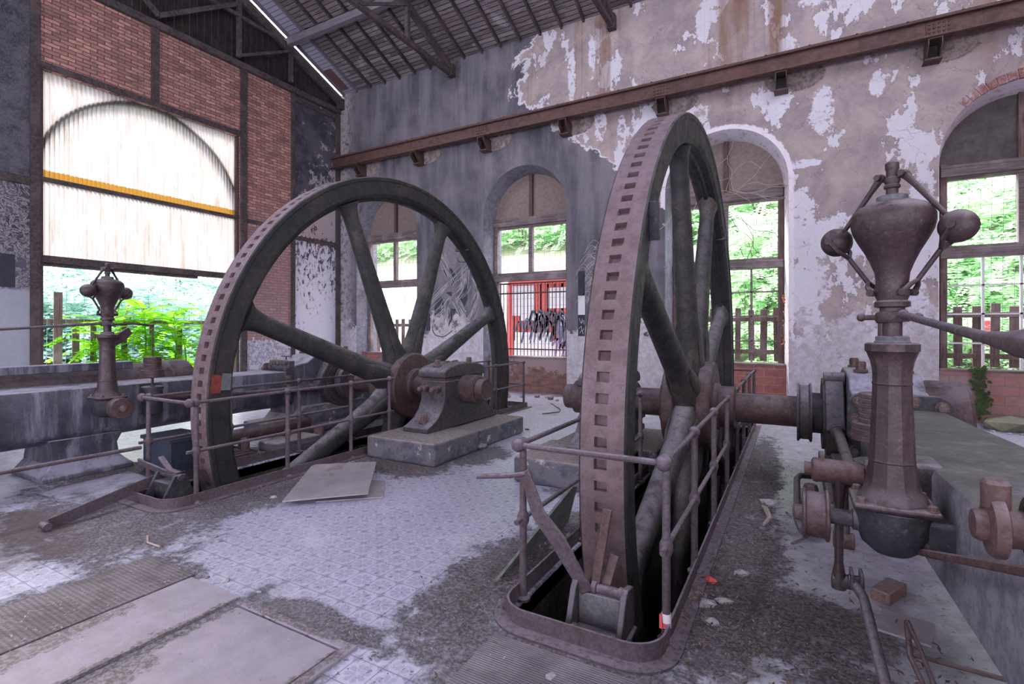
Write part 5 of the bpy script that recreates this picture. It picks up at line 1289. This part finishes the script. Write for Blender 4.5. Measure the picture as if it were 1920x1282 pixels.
for k in range(9):
    x0 = -20 + 2.0*k
    for j in range(7): 
        MB().box(x0+.08, 16.0, -.1+.6*j, x0+1.92, 16.05, .49+.6*j).build('panel', 'concretewall', cw, bevel=.01)
    MB().box(x0-.08, 15.96, -.1, x0+.08, 16.12, 4.25).build('post', 'concretewall', cw, bevel=.01)
# container
ct = empty('shipping_container', (-6.2, 14.6, 0), 'red metal container with grey and white graffiti behind the barred window', 'container')
b = MB(); n = 60
A = []; B = []
for k in range(n+1):
    x_ = -7.6 + 3.4*k/n; y_ = 13.5 + (.03 if (k//2) % 2 else 0); A.append(b.v((x_, y_, 0))); B.append(b.v((x_, y_, 3.0)))
for k in range(n): b.f([A[k], A[k+1], B[k+1], B[k]])
b.box(-7.6, 13.53, 0, -4.2, 15.9, 3.0); b.build('body', 'red', ct, recalc=False)
MB().box(-7.62, 13.46, 2.92, -4.18, 13.5, 3.05).box(-7.62, 13.46, 0, -4.18, 13.5, .15).box(-7.64, 13.46, 0, -7.56, 13.52, 3.0).build('edge_frame', 'red', ct, bevel=.005)
b = MB()
yp = 13.490
for x0, x1, z0, z1 in ((-7.5, -6.75, 2.0, 2.9), (-7.45, -5.95, .35, 1.25), (-5.62, -5.3, 1.4, 2.9), (-6.3, -5.65, 2.2, 2.8), (-7.4, -6.2, .8, 1.5), (-7.2, -6.5, 1.85, 2.1), (-5.9, -5.5, .9, 2.0), (-6.1, -5.7, .7, 1.1)):
    b.quad((x0, yp, z0), (x1, yp, z0), (x1, yp, z1), (x0, yp, z1)); yp -= .0008
b.build('white_paint_patches', 'white', ct, smooth=False)
rnd = random.Random(2); S1 = []; S2 = []
for k in range(34):
    x0 = -7.45+1.5*rnd.random(); z0 = 1.5+.35*rnd.random(); S1.append((sm([(x0, z0), (x0+.12, z0+.3), (x0+.28, z0+.05), (x0+.2, z0-.35)]), .045))
for k in range(10):
    x0 = -6.4+.7*rnd.random(); z0 = 1.0+.5*rnd.random(); S2.append((sm([(x0, z0), (x0+.2, z0+.2), (x0+.1, z0-.3)]), .07))
ribbons('blue_swirls', 'blue', ct, S1, 13.48); ribbons('violet_swirls', 'purple', ct, S2, 13.484)
tag(MB().box(-4.15, 13.6, 0, -3.2, 15.8, 3.2).build('white_shed', 'concretewall', bevel=.02), 'pale shed wall right of the red container', 'shed')

# ---- foliage
def frond(b, p, d, L, nl, ll, lw_, rnd, droop=.5, six=False):
    d = Vector(d).normalized(); side = d.cross(Vector((0, 0, 1)))
    side = side.normalized() if side.length > .05 else Vector((1, 0, 0)); pts = []; q = Vector(p)
    for i in range(nl+1):
        pts.append(q.copy()); d = (d + Vector((0, 0, -droop/nl))).normalized(); q = q + d*L/nl
    b_up = side.cross(d).normalized()
    for i in range(1, nl+1):
        t = i/nl; l = ll*(1-.5*abs(t-.45)*1.6); dd = (pts[i]-pts[i-1]).normalized()
        for s_ in (-1, 1):
            u = (side*s_ + dd*.45 + Vector((0, 0, rnd.uniform(-.25, .1)))).normalized(); n = u.cross(dd).normalized(); wv = n.cross(u).normalized()*lw_
            o = pts[i]
            if six: b.f([b.v(o), b.v(o+u*l*.35+wv), b.v(o+u*l*.7+wv*.8), b.v(o+u*l), b.v(o+u*l*.7-wv*.8), b.v(o+u*l*.35-wv)])
            else: b.f([b.v(o), b.v(o+u*l*.45+wv), b.v(o+u*l), b.v(o+u*l*.45-wv)])
    return pts
def bush_mesh(seed, nf, rad, hgt, ll, lw_):
    rnd = random.Random(seed); b = MB()
    for k in range(nf):
        a = rnd.uniform(0, 6.28); rr = rad*math.sqrt(rnd.random()); z = hgt*rnd.random()**.8; sh = 1-.45*(z/hgt)**2
        p = Vector((rr*sh*math.cos(a), rr*sh*math.sin(a), z)); d = Vector((math.cos(a)+rnd.gauss(0, .5), math.sin(a)+rnd.gauss(0, .5), rnd.uniform(-.1, .7)))
        frond(b, p, d, rnd.uniform(.45, .8), 7, ll, lw_, rnd, 1.0)
    return b
def bush(seed, mat, label, group, nf=260, rad=.9, hgt=1.8, ll=.17, lw_=.035, name='bush', cat='bush'):
    r = empty(name, (0, 0, 0), label, cat, group)
    bush_mesh(seed, nf, rad, hgt, ll, lw_).build('foliage', mat, r, smooth=False, recalc=False, clean=False)
    b = MB(); rnd = random.Random(seed)
    for k in range(5): a = rnd.uniform(0, 6.28); b.tube([(0, 0, -.2), (.2*math.cos(a), .2*math.sin(a), hgt*.4), (.5*math.cos(a), .5*math.sin(a), hgt*.85)], [.03, .02, .01], 6)
    b.build('stems', 'trunk', r)
    return r
protoA = bush(1, 'leafmid', 'light green shrub on the bank behind the right arched windows', 'shrubs on the bank'); protoB = bush(2, 'leafmid', 'light green shrub on the bank behind the right arched windows', 'shrubs on the bank')
protoC = bush(3, 'leafhaze', 'pale green tree crown beyond the yard, through the large left opening', 'far trees beyond the yard')
spots = []
rnd = random.Random(12)
for row, yy in enumerate((13.9, 14.8, 15.9, 17.4, 19.2, 21.2)):
    x_ = -3.4 - .8*row if row > 2 else -2.1
    while x_ < 6.5 + row*1.4:
        spots.append((x_+rnd.uniform(-.3, .3), yy+rnd.uniform(-.3, .3), rnd.uniform(.8, 1.1)*(1+.12*row))); x_ += 1.35 + .15*row
for x_ in [-27+1.7*k for k in range(14)]: spots.append((x_+rnd.uniform(-.3, .3), 19.0+rnd.uniform(0, .6), rnd.uniform(1.0, 1.4)))
for x_ in [-30+2.4*k for k in range(12)]: spots.append((x_+rnd.uniform(-.3, .3), 21.6+rnd.uniform(0, .6), rnd.uniform(1.4, 1.8)))
LBS = 'light green shrub on the bank behind the right arched windows'; LBL = 'light green shrub rising above the pale concrete wall'
spots = [q for q in spots if not (q[0] < -2.0 and q[1] < 18.6)]
for i, (x_, y_, s_) in enumerate(spots):
    src = (protoA, protoB)[i % 2]; far = x_ < -3.5 and y_ > 16.5
    o = src if i < 2 else dup_tree(src)
    o.location = (x_, y_, hb(x_, y_)-.1); o.rotation_euler = (0, 0, rnd.random()*6.28); o.scale = (s_,)*3
    if far: o['label'] = LBL; o['group'] = 'shrubs above the concrete wall'
rnd = random.Random(31)
fs = [(-20+rnd.uniform(-2, 1)-k % 3*1.5, 1.5+1.15*k, rnd.uniform(1.5, 2.1)) for k in range(15)] + [(-27, 2+2.4*k, 2.6) for k in range(10)]
fs = [q for q in fs if q[1] < (14.0 if q[0] > -26 else 17.0)]
for i, (x_, y_, s_) in enumerate(fs):
    o = protoC if i == 0 else dup_tree(protoC); o.location = (x_, y_, .0); o.rotation_euler = (0, 0, rnd.random()*6); o.scale = (s_, s_, s_)
# the bright green plant
tp = empty('feathery_plant', (-12.95, 6.0, 0), 'bright yellow-green feathery plant behind the fence in the large left opening', 'plant')
rnd = random.Random(77); lf = MB(); stm = MB()
for base, hh, nf in (((-12.95, 6.0), 2.15, 34), ((-13.05, 6.7), 1.95, 28), ((-12.95, 5.35), 1.8, 22), ((-13.05, 5.1), 1.4, 12), ((-13.0, 6.9), 1.4, 12)):
    stm.tube([(base[0], base[1], 0), (base[0]+.05, base[1]+.05, hh*.6), (base[0], base[1]+.02, hh)], [.025, .018, .01], 7)
    for k in range(nf):
        a = k*2.4+rnd.uniform(-.3, .3); z = hh*(.35+.65*k/nf); p = (base[0], base[1], z); el = .1+.9*(k/nf)
        pts = frond(lf, p, (math.cos(a), math.sin(a), el), rnd.uniform(.75, 1.1), 12, .21, .036, rnd, 1.3, six=True); stm.tube(pts, .005, 4)
lf.build('leaves', 'leafbright', tp, smooth=False, recalc=False, clean=False); stm.build('stems', 'leafbright', tp)
